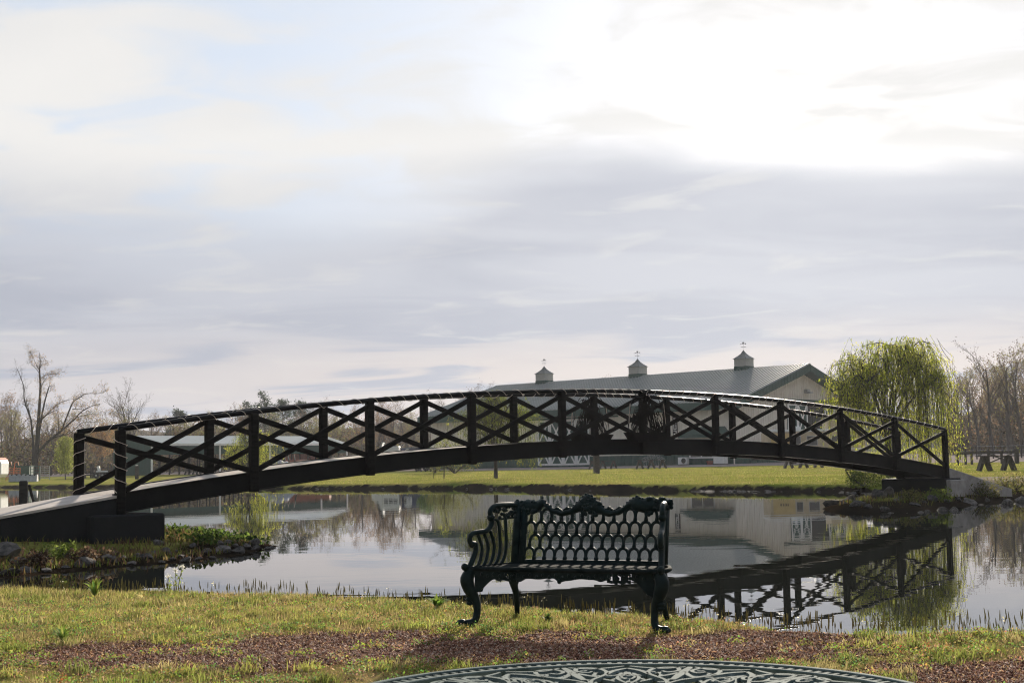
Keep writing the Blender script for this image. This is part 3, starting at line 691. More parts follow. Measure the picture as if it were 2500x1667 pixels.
def sector(seed):
    mb = MB(); z = TL-.008; rr = random.Random(seed)
    def Q(r_, a): return (r_*math.cos(a), r_*math.sin(a), z)
    for s_ in (-1, 1):
        flat_curve(mb, [Q(.25, 0), Q(.30, s_*.05), Q(.37, s_*.16), Q(.43, s_*.14), Q(.445, s_*.06), Q(.41, s_*.03), Q(.385, s_*.07), Q(.40, s_*.10)], .0085)
        flat_curve(mb, [Q(.455, s_*.02), Q(.43, s_*.10), Q(.44, s_*.19), Q(.458, s_*.25)], .008)
        flat_curve(mb, [Q(.25, s_*.25), Q(.31, s_*.20), Q(.35, s_*.24), Q(.335, s_*.30), Q(.30, s_*.28)], .0075)
        flat_curve(mb, [Q(.33, s_*.10), Q(.355, s_*.05), Q(.40, 0)], .009)
        flat_curve(mb, [Q(.36, s_*.16), Q(.40, s_*.20), Q(.43, s_*.26)], .010)
        for _ in range(4): a = s_*rr.uniform(.03, .3); r_ = rr.uniform(.27, .44); mb.ball(Q(r_, a), .011, 6, 4, (1, 1, .4))
        flat_curve(mb, [Q(.07, s_*.25), Q(.12, s_*.1), Q(.18, s_*.22), Q(.24, s_*.08)], .008)
    flat_curve(mb, [Q(.30, 0), Q(.38, 0), Q(.455, 0)], .016)
    flat_curve(mb, [Q(.06, 0), Q(.15, 0), Q(.245, 0)], .010)
    return mb.mesh('scrollwork', T_)
sc_me = sector(1)
for k in range(12):
    obj('scrollwork', sc_me, tab, (0, 0, 0), (0, 0, 2*math.pi*k/12), (1.05, 1.05, 1))
    obj('scrollwork', sc_me, tab, (0, 0, -.004), (0, 0, 2*math.pi*(k+.5)/12), (1.0, 1.0, 1))
MB().lathe([(.05, .30), (.035, .36), (.03, .5), (.045, .56), (.03, .62), (.05, TL-.02)], n=14).build('column', I_, tab, smooth=True)
for k in range(4):
    a = 2*math.pi*k/4+.3; c, s_ = math.cos(a), math.sin(a)
    MB().tube(catmull([(.03*c, .03*s_, .42), (.14*c, .14*s_, .34), (.24*c, .24*s_, .16), (.30*c, .30*s_, .03), (.36*c, .36*s_, .016)], 5), [.02]*21, 7).build('leg', I_, tab, smooth=True)
    MB().tube(catmull([(.04*c, .04*s_, .55), (.16*c, .16*s_, .64), (.30*c, .30*s_, TL-.02)], 4), [.012]*9, 6).build('bracket', I_, tab, smooth=True)

# ================================================================== BARN
EX, EY, BA = 21.8166, 135.8827, .8317
HE, HR, HW, BLN, GZB = 7.05, 11.13, 13.7346, 44.83, .95
barn = thing('barn', 'large cream metal barn with green-grey ribbed roof beyond the pond', 'barn', (EX, EY, 0), BA)
slope = (HR-HE)/HW; WX0, WX1, WY0, WY1 = .9, 2*HW-.9, 1.25, BLN-1.25
def roof_z(x): return HE + slope*(HW-abs(x-HW))
PW = .915; npan = int(round(BLN/PW)); PW = BLN/npan
def roof_panel(sgn):
    mb = MB(); xa, xb = (0, HW) if sgn > 0 else (2*HW, HW); za, zb = HE, HR
    mb.add([(xa, 0, za), (xb, 0, zb), (xb, PW-.006, zb), (xa, PW-.006, za), (xa, 0, za-.05), (xb, 0, zb-.05), (xb, PW-.006, zb-.05), (xa, PW-.006, za-.05)],
           [(0, 1, 2, 3), (7, 6, 5, 4), (0, 3, 7, 4), (0, 4, 5, 1), (3, 2, 6, 7), (1, 5, 6, 2)])
    for k in range(2):
        y = PW*(k+.5)/2
        mb.add([(xa, y-.065, za+.002), (xa, y-.035, za+.085), (xa, y+.035, za+.085), (xa, y+.065, za+.002), (xb, y-.065, zb+.002), (xb, y-.035, zb+.085), (xb, y+.035, zb+.085), (xb, y+.065, zb+.002)],
               [(0, 1, 5, 4), (1, 2, 6, 5), (2, 3, 7, 6), (0, 3, 2, 1), (4, 5, 6, 7)])
    return mb.mesh('roof_panel', M['roof'])
for sg in (1, -1):
    me = roof_panel(sg)
    for k in range(npan): obj('roof_panel', me, barn, (0, k*PW, 0))
MB().prism([(HW-.22, HR-.02), (HW, HR+.07), (HW+.22, HR-.02)], 'y', -.02, BLN+.02).build('ridge_cap', M['roof'], barn)
# fascias and soffits
for xa, xb in ((0, HW), (2*HW, HW)):
    for y0 in (-.06, BLN-.02):
        n_f = 24
        for k in range(n_f):
            f0, f1 = k/n_f, (k+.94)/n_f
            p, q = lerp(xa, xb, f0), lerp(xa, xb, f1)
            MB().prism([(p, roof_z(p)-.80), (q, roof_z(q)-.80), (q, roof_z(q)-.055), (p, roof_z(p)-.055)], 'y', y0, y0+.06).build('fascia_panel', M['green_metal'], barn)
    MB().prism([(xa, roof_z(xa)-.80), (xb, HR-.80), (xb, HR-.76), (xa, roof_z(xa)-.76)], 'y', 0, 1.25).build('soffit', M['green_metal'], barn)
for x0 in (-.06, 2*HW): MB().b2((x0, -.06, HE-.80), (x0+.06, BLN+.04, HE-.05)).build('eave_fascia', M['green_metal'], barn)
for x0, x1 in ((.0, .9), (2*HW-.9, 2*HW)): MB().b2((x0, 1.25, HE-.80), (x1, BLN-1.25, HE-.75)).build('soffit', M['green_metal'], barn)
# siding: every sheet a panel with ribs; green wainscot below
def sheet(a0, a1, zb, zt0, zt1, ax, at, out, m, name, parent, ztm=None):
    """ribbed sheet in the plane ax = at, from a0 to a1 along the other axis"""
    mb = MB(); n_r = 2; w = a1-a0; prof = []
    for k in range(n_r):
        c = a0+w*(k+.5)/n_r; prof += [(c-.07, 0), (c-.04, .055), (c+.04, .055), (c+.07, 0)]
    prof = [(a0+.003, 0)] + prof + [(a1-.003, 0)]; vs = []
    for a, o in prof:
        zt = lerp(zt0, zt1, (a-a0)/w)
        for z in (zb, zt): vs.append((at+out*o, a, z) if ax == 'x' else (a, at+out*o, z))
    L_ = len(prof); mb.add(vs, [(2*i, 2*i+2, 2*i+3, 2*i+1) for i in range(L_-1)])
    return mb.build(name, m, parent)
MB().b2((WX0+.03, WY0+.03, .3), (WX1-.03, WY1-.03, HE-.72)).build('wall_core', M['dark'], barn)
MB().prism([(WX0+.03, HE-.73), (WX1-.03, HE-.73), (HW, HR-.85)], 'y', WY0+.03, WY1-.03).build('wall_core', M['dark'], barn)
WZ = 1.95
ns = 29; sw = (WX1-WX0)/ns
for k in range(ns):
    a, b = WX0+k*sw, WX0+(k+1)*sw; t0, t1 = roof_z(a)-.78, roof_z(b)-.78
    sheet(a, b, WZ, t0, t1, 'y', WY0, -1, M['siding'], 'siding_panel', barn); sheet(a, b, .5, WZ-.01, WZ-.01, 'y', WY0, -1, M['green_metal'], 'wainscot_panel', barn)
    sheet(a, b, .5, t0, t1, 'y', WY1, 1, M['siding'], 'siding_panel', barn)
ns = 46; sw = (WY1-WY0)/ns
for k in range(ns):
    a, b = WY0+k*sw, WY0+(k+1)*sw
    sheet(a, b, WZ, HE-.76, HE-.76, 'x', WX0, -1, M['siding'], 'siding_panel', barn); sheet(a, b, .5, WZ-.01, WZ-.01, 'x', WX0, -1, M['green_metal'], 'wainscot_panel', barn)
    sheet(a, b, .5, HE-.76, HE-.76, 'x', WX1, 1, M['siding'], 'siding_panel', barn)
for c in ((WX0-.04, WY0-.04), (WX1+.04, WY0-.04)): MB().b2((c[0]-.05, c[1]-.05, .5), (c[0]+.05, c[1]+.05, HE-.8)).build('corner_trim', M['siding'], barn)
# door on the long side: four leaves with white crossed boards
def braced_leaf(parent, ax, at, out, a0, a1, z0, z1, cross='x'):
    def bx_(a, b, za, zb, t0, t1, m, nm, p=parent):
        lo, hi = min(at+out*t0, at+out*t1), max(at+out*t0, at+out*t1)
        return (MB().b2((lo, a, za), (hi, b, zb)) if ax == 'x' else MB().b2((a, lo, za), (b, hi, zb))).build(nm, m, p)
    leaf = bx_(a0, a1, z0, z1, .05, .12, M['green_metal'], 'door_leaf')
    w = .20
    for s_ in ((a0, a0+w, z0, z1), (a1-w, a1, z0, z1)): bx_(*s_, .123, .16, M['white'], 'trim_board', leaf)
    for s_ in ((a0+w, a1-w, z0, z0+w), (a0+w, a1-w, z1-w, z1)): bx_(*s_, .123, .16, M['white'], 'trim_board', leaf)
    zm = (z0+z1)/2; bays = ((z0+w, zm), (zm, z1-w)) if z1-z0 > 4 else ((z0+w, z1-w),)
    for za, zb in bays:
        for fl in (0, 1):
            p, q = (a0+w, za), (a1-w, zb)
            if fl: p, q = (a0+w, zb), (a1-w, za)
            o = at+out*(.128+.012*fl)
            P, Q = ((o, p[0], p[1]), (o, q[0], q[1])) if ax == 'x' else ((p[0], o, p[1]), (q[0], o, q[1]))
            MB().bar(P, Q, .02, .18, (0, 0, 1)).build('cross_board', M['white'], leaf)
    return leaf
yl = [19.35, 21.2, 23.05, 24.9, 26.7]
for a, b in zip(yl[:-1], yl[1:]): braced_leaf(barn, 'x', WX0, -1, a+.02, b-.02, GZB+.1, 5.95)
MB().b2((WX0-.3, 15.4, 6.0), (WX0-.06, 30.6, 6.2)).build('door_track', M['green_metal'], barn)
# sliding doors on the gable, part open
for a, b in ((10.8, 12.8), (12.8, 14.8)): braced_leaf(barn, 'y', WY0, -1, a+.02, b-.02, GZB+.1, 7.0)
for a, b in ((18.3, 20.2), (20.2, 22.1)): braced_leaf(barn, 'y', WY0, -1, a+.02, b-.02, GZB+.1, 7.15)
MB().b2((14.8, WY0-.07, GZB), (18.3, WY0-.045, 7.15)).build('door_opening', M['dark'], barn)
MB().b2((9.4, WY0-.32, 7.22), (23.4, WY0-.06, 7.45)).build('door_track', M['green_metal'], barn)
MB().b2((14.4, WY0-.45, 8.15), (15.0, WY0-.05, 8.55)).prism([(14.3, 8.1), (15.1, 8.1), (15.0, 8.3), (14.4, 8.3)], 'y', WY0-.75, WY0-.4).build('wall_lamp', M['galv'], barn)
# awning over a window, the upright number board, outside units
MB().add([(WX0-.03, 2.2, 4.62), (WX0-.03, 6.1, 4.62), (WX0-1.3, 7.0, 3.85), (WX0-1.3, 1.3, 3.85), (WX0-1.3, 1.3, 3.55), (WX0-1.3, 7.0, 3.55), (WX0-.03, 7.0, 3.55), (WX0-.03, 1.3, 3.55)],
         [(0, 1, 2, 3), (3, 2, 5, 4), (0, 3, 4, 7), (1, 6, 5, 2), (4, 5, 6, 7), (0, 7, 6, 1)]).build('awning', M['green_metal'], barn)
w_ = MB().b2((WX0-.10, 3.6, 1.5), (WX0-.05, 6.5, 3.45)).build('window', M['white'], barn)
for k in range(2): MB().b2((WX0-.12, 3.75+k*1.35, 1.65), (WX0-.101, 4.98+k*1.35, 3.3)).build('pane', M['glass'], w_)
sb = MB().b2((WX0-.11, 7.85, 3.9), (WX0-.06, 8.45, 5.75)).build('number_board', M['dark'], barn)
for za, zb, segs in ((5.05, 5.6, 'adcg'), (4.45, 4.95, 'bcde'), (3.98, 4.36, 'abcd')):
    H = zb-za
    sg = {'a': (7.98, 8.32, zb-.07, zb), 'd': (7.98, 8.32, za, za+.07), 'b': (7.98, 8.05, za+H/2, zb), 'c': (7.98, 8.05, za, za+H/2), 'e': (8.25, 8.32, za, zb), 'g': (8.0, 8.3, za+H/2-.035, za+H/2+.035)}
    for k in segs: q = sg[k]; MB().b2((WX0-.125, q[0], q[2]), (WX0-.112, q[1], q[3])).build('white_stroke', M['white'], sb)
# cupolas with weathervanes
def cupola(y):
    s_ = .78; zb = HR-.42
    c = MB().b2((HW-s_, y-s_, zb), (HW+s_, y+s_, HR+.22)).build('cupola_base', M['green_metal'], barn)
    b = MB(); b.b2((HW-s_*.97, y-s_*.97, HR+.221), (HW+s_*.97, y+s_*.97, HR+1.02)); b.build('cupola_wall', M['cupola'], c)
    for k in range(7):
        z = HR+.32+k*.095
        for sg in (-1, 1):
            MB().b2((HW-s_*.8, y+sg*s_*.985-.015, z), (HW+s_*.8, y+sg*s_*.985+.015, z+.03)).build('louvre', M['cupola'], c)
            MB().b2((HW+sg*s_*.985-.015, y-s_*.8, z), (HW+sg*s_*.985+.015, y+s_*.8, z+.03)).build('louvre', M['cupola'], c)
    rf = MB(); prof = [(1.15, 0), (.92, .14), (.60, .34), (.30, .58), (.03, .95)]; vs = []
    for r_, z in prof:
        for ax_, ay_ in ((-1, -1), (1, -1), (1, 1), (-1, 1)): vs.append((HW+ax_*s_*r_, y+ay_*s_*r_, HR+1.02+z))
    rf.add(vs, [(i*4+j, i*4+(j+1) % 4, (i+1)*4+(j+1) % 4, (i+1)*4+j) for i in range(4) for j in range(4)] + [(3, 2, 1, 0), (16, 17, 18, 19)]); rf.build('cupola_roof', M['darkcap'], c)
    v = MB(); zt = HR+1.95; v.tube([(HW, y, zt-.05), (HW, y, zt+.95)], .014, 5); v.bar((HW-.26, y, zt+.38), (HW+.26, y, zt+.38), .02, .02); v.bar((HW, y-.26, zt+.38), (HW, y+.26, zt+.38), .02, .02)
    for dx_, dy_ in ((.26, 0), (-.26, 0), (0, .26), (0, -.26)): v.ball((HW+dx_, y+dy_, zt+.38), .045, 5, 4)
    v.bar((HW, y-.32, zt+.72), (HW, y+.32, zt+.72), .02, .025); v.ball((HW, y+.32, zt+.72), .06, 6, 4); v.b2((HW-.01, y-.12, zt+.74), (HW+.01, y+.12, zt+.92)); v.b2((HW-.01, y-.34, zt+.66), (HW+.01, y-.24, zt+.79))
    v.build('weathervane', M['galv'], c)
for y in (8.1, 22.5, 36.8): cupola(y)

def on_barn(x, y, z=None):
    c, s_ = math.cos(BA), math.sin(BA); wx, wy = EX+c*x-s_*y, EY+s_*x+c*y
    return (wx, wy, gz(wx, wy) if z is None else z)
ac = thing('air_conditioner', 'white air-conditioning unit against the green foot of the barn wall', 'air conditioner', on_barn(.2, 6.8), BA)
MB().b2((-.2, -.55, .08), (.2, .55, .78)).build('casing', M['white'], ac, bevel=.02); MB().lathe([(.27, 0), (.27, .02)], n=16).build('fan_grille', M['dark'], ac)
g_ = ac.children[-1]; g_.rotation_euler = (0, R(-90), 0); g_.location = (-.2, -.15, .43)
cb = thing('utility_cabinet', 'pale blue-white utility cabinet standing by the barn corner', 'cabinet', on_barn(.1, 2.3), BA)
MB().b2((-.35, -.62, .05), (.35, .62, .82)).build('body', M['white'], cb, bevel=.02); MB().b2((-.38, -.65, .82), (.38, .65, .87)).build('lid', M['white'], cb)
pl = thing('clay_planter', 'low orange-brown planter on the ground by the barn wall', 'planter', on_barn(.0, 3.5), BA)
MB().lathe([(.24, 0), (.34, .3), (.37, .32), (.37, .36)], n=14).build('pot', M['rust'], pl); MB().lathe([(.33, .30), (.30, .345)], n=12).build('soil', M['dark'], pl)
# wire scroll ornament standing in front of the wall
orn = thing('wire_ornament', 'pale wire scrollwork ornament in front of the barn wall', 'ornament', on_barn(-1.0, 9.6), BA)
mb = MB(); rr = random.Random(12)
for k in range(9):
    c = -1.2+.3*k; h = .55+.35*math.sin(math.pi*k/8)
    mb.tube([(rr.uniform(-.1, .1), c+.28*math.cos(a)*(1-a/12), h+.28*math.sin(a)*(1-a/12)) for a in np.linspace(0, 9, 22)], .017, 4)
    mb.tube([(0, c, .0), (0, c+.05, h*.5), (0, c-.02, h)], .017, 4)
mb.tube([(0, -1.4, .45), (0, 0, .62), (0, 1.4, .45)], .017, 4); mb.build('scrolls', M['galv'], orn)

# ------------------------------------------------------------------ picnic tables on the far lawn
def picnic(label, px, py, zg=None, rz=0., L_=2.35, Y=None, grp='dark timber tables on the far lawn'):
    if Y is None:
        lo, hi = 45., 170.                                   # walk out along the ground until the foot of the table is reached
        for _ in range(40):
            Y = (lo+hi)/2; d = ray(px, py); x = d.x/d.y*Y; zz = HC+d.z/d.y*Y
            if zz > gz(x, Y): lo = Y
            else: hi = Y
    d = ray(px, py); x = d.x/d.y*Y
    t = thing('picnic_table', label, 'table', (x, Y, gz(x, Y)), rz, grp)
    for k in range(4): MB().b2((-L_/2, -.36+k*.185, .70), (L_/2, -.185+k*.185, .745)).build('top_plank', M['wood'], t)
    for sx_ in (-L_*.40, 0, L_*.40):
        for sg in (-1, 1): MB().bar((sx_+sg*.03, -.18*0, .70), (sx_+sg*.28, 0, 0), .5, .13, (0, 0, 1)).build('leg', M['wood'], t)
    return t
picnic('dark timber table with splayed legs left of the trunk of the middle willow', 1045, 1151)
picnic('dark timber table partly behind the thick post before the barn door', 1472, 1145)
picnic('dark timber table in front of the barn wall and wire ornament', 1590, 1144)
picnic('dark timber table half hidden under the right part of the bridge', 1962, 1142, L_=2.6)
picnic('dark timber table near the shed seen through the left railing', 476, 1157)
rb = picnic('long dark timber table on the right bank beside the rail fence', 2463, 1155, L_=3.0, Y=70)

# ------------------------------------------------------------------ camper in front of the gable
cx0, cx1, cyy = seen(1866, 122), seen(2108, 122), 122
cg = gz((cx0+cx1)/2, cyy); cl_ = cx1-cx0
cam_t = thing('camper_trailer', 'long yellow camper trailer with white roof parked before the barn gable', 'camper', ((cx0+cx1)/2, cyy, cg), R(4))
MB().b2((-cl_/2, -1.15, .55), (cl_/2, 1.15, 2.75)).build('body', M['tan'], cam_t, bevel=.06)
MB().b2((-cl_/2-.03, -1.2, 2.751), (cl_/2+.03, 1.2, 2.95)).build('roof', M['white'], cam_t, bevel=.04)
MB().b2((-cl_/2+.3, -1.16, 1.3), (-cl_/2+2.2, -1.152, 2.6)).build('yellow_panel', M['yellow'], cam_t)
MB().b2((-cl_/2+.9, -1.172, 1.72), (-cl_/2+1.05, -1.162, 1.84)).build('lettering', M['dark'], cam_t)
for q in (1.12, 1.34, 1.52): MB().b2((-cl_/2+q, -1.172, 1.72), (-cl_/2+q+.14, -1.162, 1.84)).build('lettering', M['dark'], cam_t)
for k, q in enumerate((.72, .98, 1.2)): MB().b2((-cl_/2+2.4, -1.165, q), (cl_/2-.4, -1.152, q+.09)).build('stripe', M['white'], cam_t)
for a, w, h in ((2.35, .5, .75), (3.45, .85, .75), (5.6, .45, .75), (7.1, .45, .7)):
    f = MB().b2((-cl_/2+a-.05, -1.17, 1.55), (-cl_/2+a+w+.05, -1.152, 1.65+h)).build('window', M['galv'], cam_t); MB().b2((-cl_/2+a, -1.18, 1.6), (-cl_/2+a+w, -1.171, 1.6+h)).build('pane', M['glass'], f)
MB().b2((-cl_/2+5.4, -.9, 2.951), (-cl_/2+8.2, .9, 3.75)).build('roof_pod', M['tan'], cam_t, bevel=.05)
MB().b2((-cl_/2+2.3, -.3, 2.951), (-cl_/2+3.1, .3, 3.25)).build('roof_vent', M['white'], cam_t, bevel=.04)
def wheel(parent, x, y, z, r_=.36, w=.24):
    t = MB().lathe([(r_*.6, -w/2), (r_*.96, -w/2), (r_, -w/4), (r_, w/4), (r_*.96, w/2), (r_*.6, w/2)], n=18).build('wheel', M['rubber'], parent); t.rotation_euler = (R(90), 0, 0); t.location = (x, y, z)
    MB().lathe([(r_*.58, -w/2+.02), (r_*.58, w/2-.02), (r_*.2, w/2+.01)], n=14).build('rim', M['galv'], t)
for x in (.2, 1.2):
    for y in (-1, 1): wheel(cam_t, x, y, .36)
MB().bar((-cl_/2, 0, .5), (-cl_/2-1.2, 0, .45), .1, .1).build('hitch', M['steel'], cam_t)

# ------------------------------------------------------------------ truck and blue trailer behind the bridge deck
ty = 150; tx0, tx1, tx2 = seen(909, ty), seen(976, ty), seen(1046, ty); tg = gz(tx1, ty)
tr = thing('horse_truck', 'white truck with raised cab roof parked behind the bridge deck', 'truck', ((tx0+tx1)/2, ty, tg), 0)
h_ = (tx1-tx0)/2
MB().prism([(-h_, .5), (-h_, 1.35), (-h_+.45, 1.9), (-h_+1.0, 2.7), (-h_+1.25, 3.05), (-.3, 3.1), (-.3, .5)], 'y', -1.1, 1.1).build('cab', M['white'], tr, bevel=.05)
MB().b2((-.29, -1.15, .5), (h_, 1.15, 2.65)).build('box', M['white'], tr, bevel=.03)
for a in (.05, .55, 1.05, 2.0): MB().b2((a-.2, -1.17, 1.45), (a+.22, -1.152, 1.9)).build('vent_window', M['glass'], tr)
MB().prism([(-h_+.5, 1.75), (-h_+.95, 2.45), (-.8, 2.45), (-.8, 1.75)], 'y', -1.13, -1.102).build('side_window', M['glass'], tr)
for x in (-h_+.7, h_-.7):
    for y in (-1, 1): wheel(tr, x, y, .45, .45, .3)
tl = thing('box_trailer', 'navy blue trailer with a white emblem hitched behind the white truck', 'trailer', ((tx1+tx2)/2+.25, ty+.1, tg), 0)
h_ = (tx2-tx1)/2
MB().b2((-h_, -1.15, .6), (h_, 1.15, 2.45)).build('body', M['navy'], tl, bevel=.03); MB().b2((-h_-.02, -1.17, 2.451), (h_+.02, 1.17, 2.53)).build('roof', M['galv'], tl)
em = MB().prism([(-.85+.42*math.cos(a), 1.95+.40*math.sin(a)) for a in np.linspace(0, math.pi, 10)] + [(-1.27, 1.25), (-.43, 1.25)], 'y', -1.175, -1.152).build('emblem', M['white'], tl)
for q in (-1.12, -.80): MB().b2((q, -1.185, 1.4), (q+.22, -1.176, 1.47)).b2((q, -1.185, 1.7), (q+.22, -1.176, 1.77)).b2((q, -1.185, 1.47), (q+.07, -1.176, 1.7)).build('emblem_letter', M['navy'], em)
for x in (.2, 1.1): wheel(tl, x, -1, .4, .4)

# ------------------------------------------------------------------ open-sided stable on the left
sh_a = math.atan2(22, 20.3)
shed = thing('stable_shed', 'long open-sided dark green shed with grey metal roof behind the left railing', 'shed', (-42.6, 165, .75), sh_a)
SL, SD, SE, SR = 30.0, 8.2, 3.75, 4.75
for k in range(33):
    a, b = k*SL/33, (k+.985)*SL/33
    for y0, y1 in ((-.4, SD/2), (SD+.4, SD/2)):
        MB().add([(a, y0, SE-.1), (b, y0, SE-.1), (b, y1, SR), (a, y1, SR), (a, y0, SE-.16), (b, y0, SE-.16), (b, y1, SR-.06), (a, y1, SR-.06)], [(0, 1, 2, 3), (7, 6, 5, 4), (0, 4, 5, 1), (3, 2, 6, 7), (0, 3, 7, 4), (1, 5, 6, 2)]).build('roof_panel', M['roof'], shed)
MB().b2((-.1, -.46, SE-.32), (SL+.1, -.40, SE-.06)).build('gutter', M['white'], shed)
MB().b2((0, -.06, SE-1.35), (SL, .04, SE-.30)).build('front_panel', M['green_metal'], shed)
MB().prism([(-.02, 0), (SD, 0), (SD, SE-.1), (SD/2, SR-.1), (-.02, SE-.1)], 'x', 0, .12).build('gable_wall', M['green_metal'], shed)
MB().prism([(0, SE-1.3), (SD, SE-1.3), (SD, SE-.1), (SD/2, SR-.1), (0, SE-.1)], 'x', SL-.12, SL).build('gable_wall', M['green_metal'], shed)
for x in (.0, 9.6, 17.2, 25.5, 29.9): MB().b2((x-.11, -.18, 0), (x+.11, -.07, SE-.3)).build('downpipe', M['white'], shed)
for x in np.linspace(1.5, 29, 22): MB().b2((x-.05, .4, 0), (x+.05, .5, SE-1.3)).build('stall_post', M['steel'], shed)
for z in (.5, .85, 1.2, 1.55): MB().b2((1, .42, z), (29, .47, z+.04)).build('stall_rail', M['steel'], shed)
MB().b2((24, 5.5, 0), (29.5, 5.6, 2.4)).build('back_panel', M['rust'], shed)
for x in np.linspace(.3, 23, 16): MB().b2((x-.06, SD-.1, 0), (x+.06, SD, SE)).build('rear_post', M['steel'], shed)

heap = thing('tarp_heap', 'low grey tarp-covered load beside the open shed', 'tarp', (seen(680, 140), 140, gz(seen(680, 140), 140)), 0)
mb = MB(); n = 12; vs = []
for i in range(7):
    for j in range(n):
        a = j/(n-1); x = lerp(-1.9, 1.9, a); y = lerp(-1, 1, i/6); vs.append((x, y, 1.75*math.sin(math.pi*min(1, max(0, a*.9+.08)))**.6*math.cos((i/6-.5)*2.6)**.6*(.9+.1*math.sin(j*2.1+i))))
mb.add(vs, [(i*n+j, i*n+j+1, (i+1)*n+j+1, (i+1)*n+j) for i in range(6) for j in range(n-1)]).build('sheet', M['tarp'], heap, smooth=True)
MB().b2((-1.9, -1, 0), (1.9, 1, .35)).build('base', M['wood'], heap)
rc = thing('hay_wagon', 'low reddish wagon with stake ends next to the grey tarp', 'wagon', (seen(748, 142), 142, gz(seen(748, 142), 142)), 0)
MB().prism([(-1.9, .8), (2.4, .9), (2.4, 1.25), (-.9, 1.5), (-1.9, 1.5)], 'y', -.8, .8).build('bed', M['rust'], rc)
for x in (-1.9, -1.5, -.9): MB().bar((x, -.8, .8), (x-.25, -.8, 2.0), .1, .1).build('stake', M['wood'], rc)
for x in (-1.4, 1.6):
    for y in (-.8, .8): wheel(rc, x, y, .4, .4)

# ------------------------------------------------------------------ things along the left edge
def panel_gate(label, px0, px1, Y, h, m, rails=6, cat='gate', arch=False, grp=None, z0=None):
    x0, x1 = seen(px0, Y), seen(px1, Y); L_ = abs(x1-x0); z = gz((x0+x1)/2, Y) if z0 is None else z0
    t = thing('pen_panel', label, cat, (min(x0, x1), Y, z), 0, grp)
    for q in (0, L_): MB().tube([(q, 0, 0), (q, 0, h)], .045, 6).build('upright', m, t)
    for k in range(rails): zz = .2+(h-.25)*k/(rails-1); MB().tube([(0, 0, zz), (L_, 0, zz)], .03, 5).build('rail', m, t)
    MB().tube([(L_*.5, 0, .2), (L_*.5, 0, h-.05)], .025, 5).build('stay', m, t)
    if arch: MB().tube(catmull([(L_*.1, 0, h-.3), (L_*.1, 0, h+.4), (L_*.3, 0, h+.62), (L_*.62, 0, h+.62), (L_*.72, 0, h+.3)], 4), .04, 5).build('loop', m, t)
    return t
panel_gate('orange tubular pen panel with a raised loop beside the white livestock trailer', 15, 33, 152, 1.35, M['orange'], 7, arch=True)
panel_gate('orange tubular pen panel next to the dark green container', 34, 49, 152.5, 1.35, M['orange'], 7, arch=True)
panel_gate('green tubular gate on the right of the dark container', 74, 96, 151, 1.55, M['greenpaint'], 5)
panel_gate('grey tubular pen panel left of the pale green young tree', 98, 121, 152, 1.5, M['galv'], 7)
cn = thing('metal_container', 'dark green open metal container by the big bare tree', 'container', (seen(61.5, 156), 156, gz(seen(61, 156), 156)), 0)
MB().b2((-.72, -.7, 0), (.68, .7, 1.55)).build('box', M['greenpaint'], cn, bevel=.03); MB().b2((-.8, -.75, 1.55), (.75, .75, 1.6)).build('lip', M['greenpaint'], cn)
for q in (-.55, .5): MB().tube([(q, -.72, 1.6), (q, -.72, 1.95)], .03, 5).build('handle_post', M['steel'], cn)
MB().tube([(-.55, -.72, 1.95), (.5, -.72, 1.95)], .03, 5).build('handle', M['steel'], cn)
def trough(label, px, Y, L_, h):
    t = thing('concrete_trough', label, 'trough', (seen(px, Y), Y, gz(seen(px, Y), Y)), R(8), 'pale slotted concrete blocks')
    mb = MB(); w = .5
    mb.prism([(-w, 0), (w, 0), (w*.55, h), (-w*.55, h)], 'x', -L_/2, L_/2); mb.build('block', M['palecon'], t, bevel=.03)
    for k in range(3): MB().prism([(-L_*.32+L_*.32*k-.12, h+.002), (-L_*.32+L_*.32*k+.12, h+.002), (-L_*.32+L_*.32*k, h-.2)], 'y', -w*.62, w*.62).build('slot', M['dark'], t)
trough('grey-white slotted block lying left of its brighter neighbour', 42, 143, 1.5, .75); trough('bright white slotted block before the dark green container', 75, 142, 1.35, .72)
ht = thing('livestock_trailer', 'white livestock trailer with rusty roof edge at the left edge', 'trailer', (seen(-40, 145), 145, gz(seen(0, 145), 145)), 0)
w_ = seen(12, 145)-seen(-40, 145)
MB().prism([(-w_, .45), (w_-.25, .45), (w_-.02, .8), (w_, 1.9), (w_-.12, 2.25), (w_-.45, 2.4), (-w_, 2.4)], 'y', -1.1, 1.1).build('body', M['white'], ht, bevel=.04)
MB().prism([(w_-.14, 2.26), (w_-.46, 2.41), (-w_, 2.41), (-w_, 2.52), (w_-.4, 2.5), (w_-.08, 2.3)], 'y', -1.12, 1.12).build('roof_edge', M['orange'], ht)
MB().b2((-w_, -1.12, 1.55), (w_-.1, -1.102, 1.62)).build('side_rib', M['galv'], ht)
MB().prism([(w_-.7, .46), (w_-.1, .46), (w_-.15, 1.4)], 'y', -1.13, -1.102).build('dark_opening', M['dark'], ht)
MB().bar((w_-.12, -1.14, .05), (w_-.2, -1.14, 1.5), .06, .06).build('rear_post', M['white'], ht)
for x in (-.3, .6): wheel(ht, x, -1.0, .36)
fb = thing('flatbed_trailer', 'small flatbed trailer with white load seen between the left posts', 'trailer', (seen(238, 155), 155, gz(seen(238, 155), 155)), 0)
MB().b2((-1.3, -.8, .55), (1.2, .8, .68)).build('bed', M['steel'], fb); MB().b2((.0, -.6, .681), (1.0, .5, .85)).build('load', M['white'], fb, bevel=.03); MB().bar((.2, 0, .85), (.05, 0, 1.35), .12, .3).build('load', M['white'], fb)
for x in (.1, .8): wheel(fb, x, -.75, .34, .34)
for z in (.6,): MB().bar((-1.3, 0, z), (-2.2, 0, z-.1), .08, .08).build('hitch', M['rust'], fb)
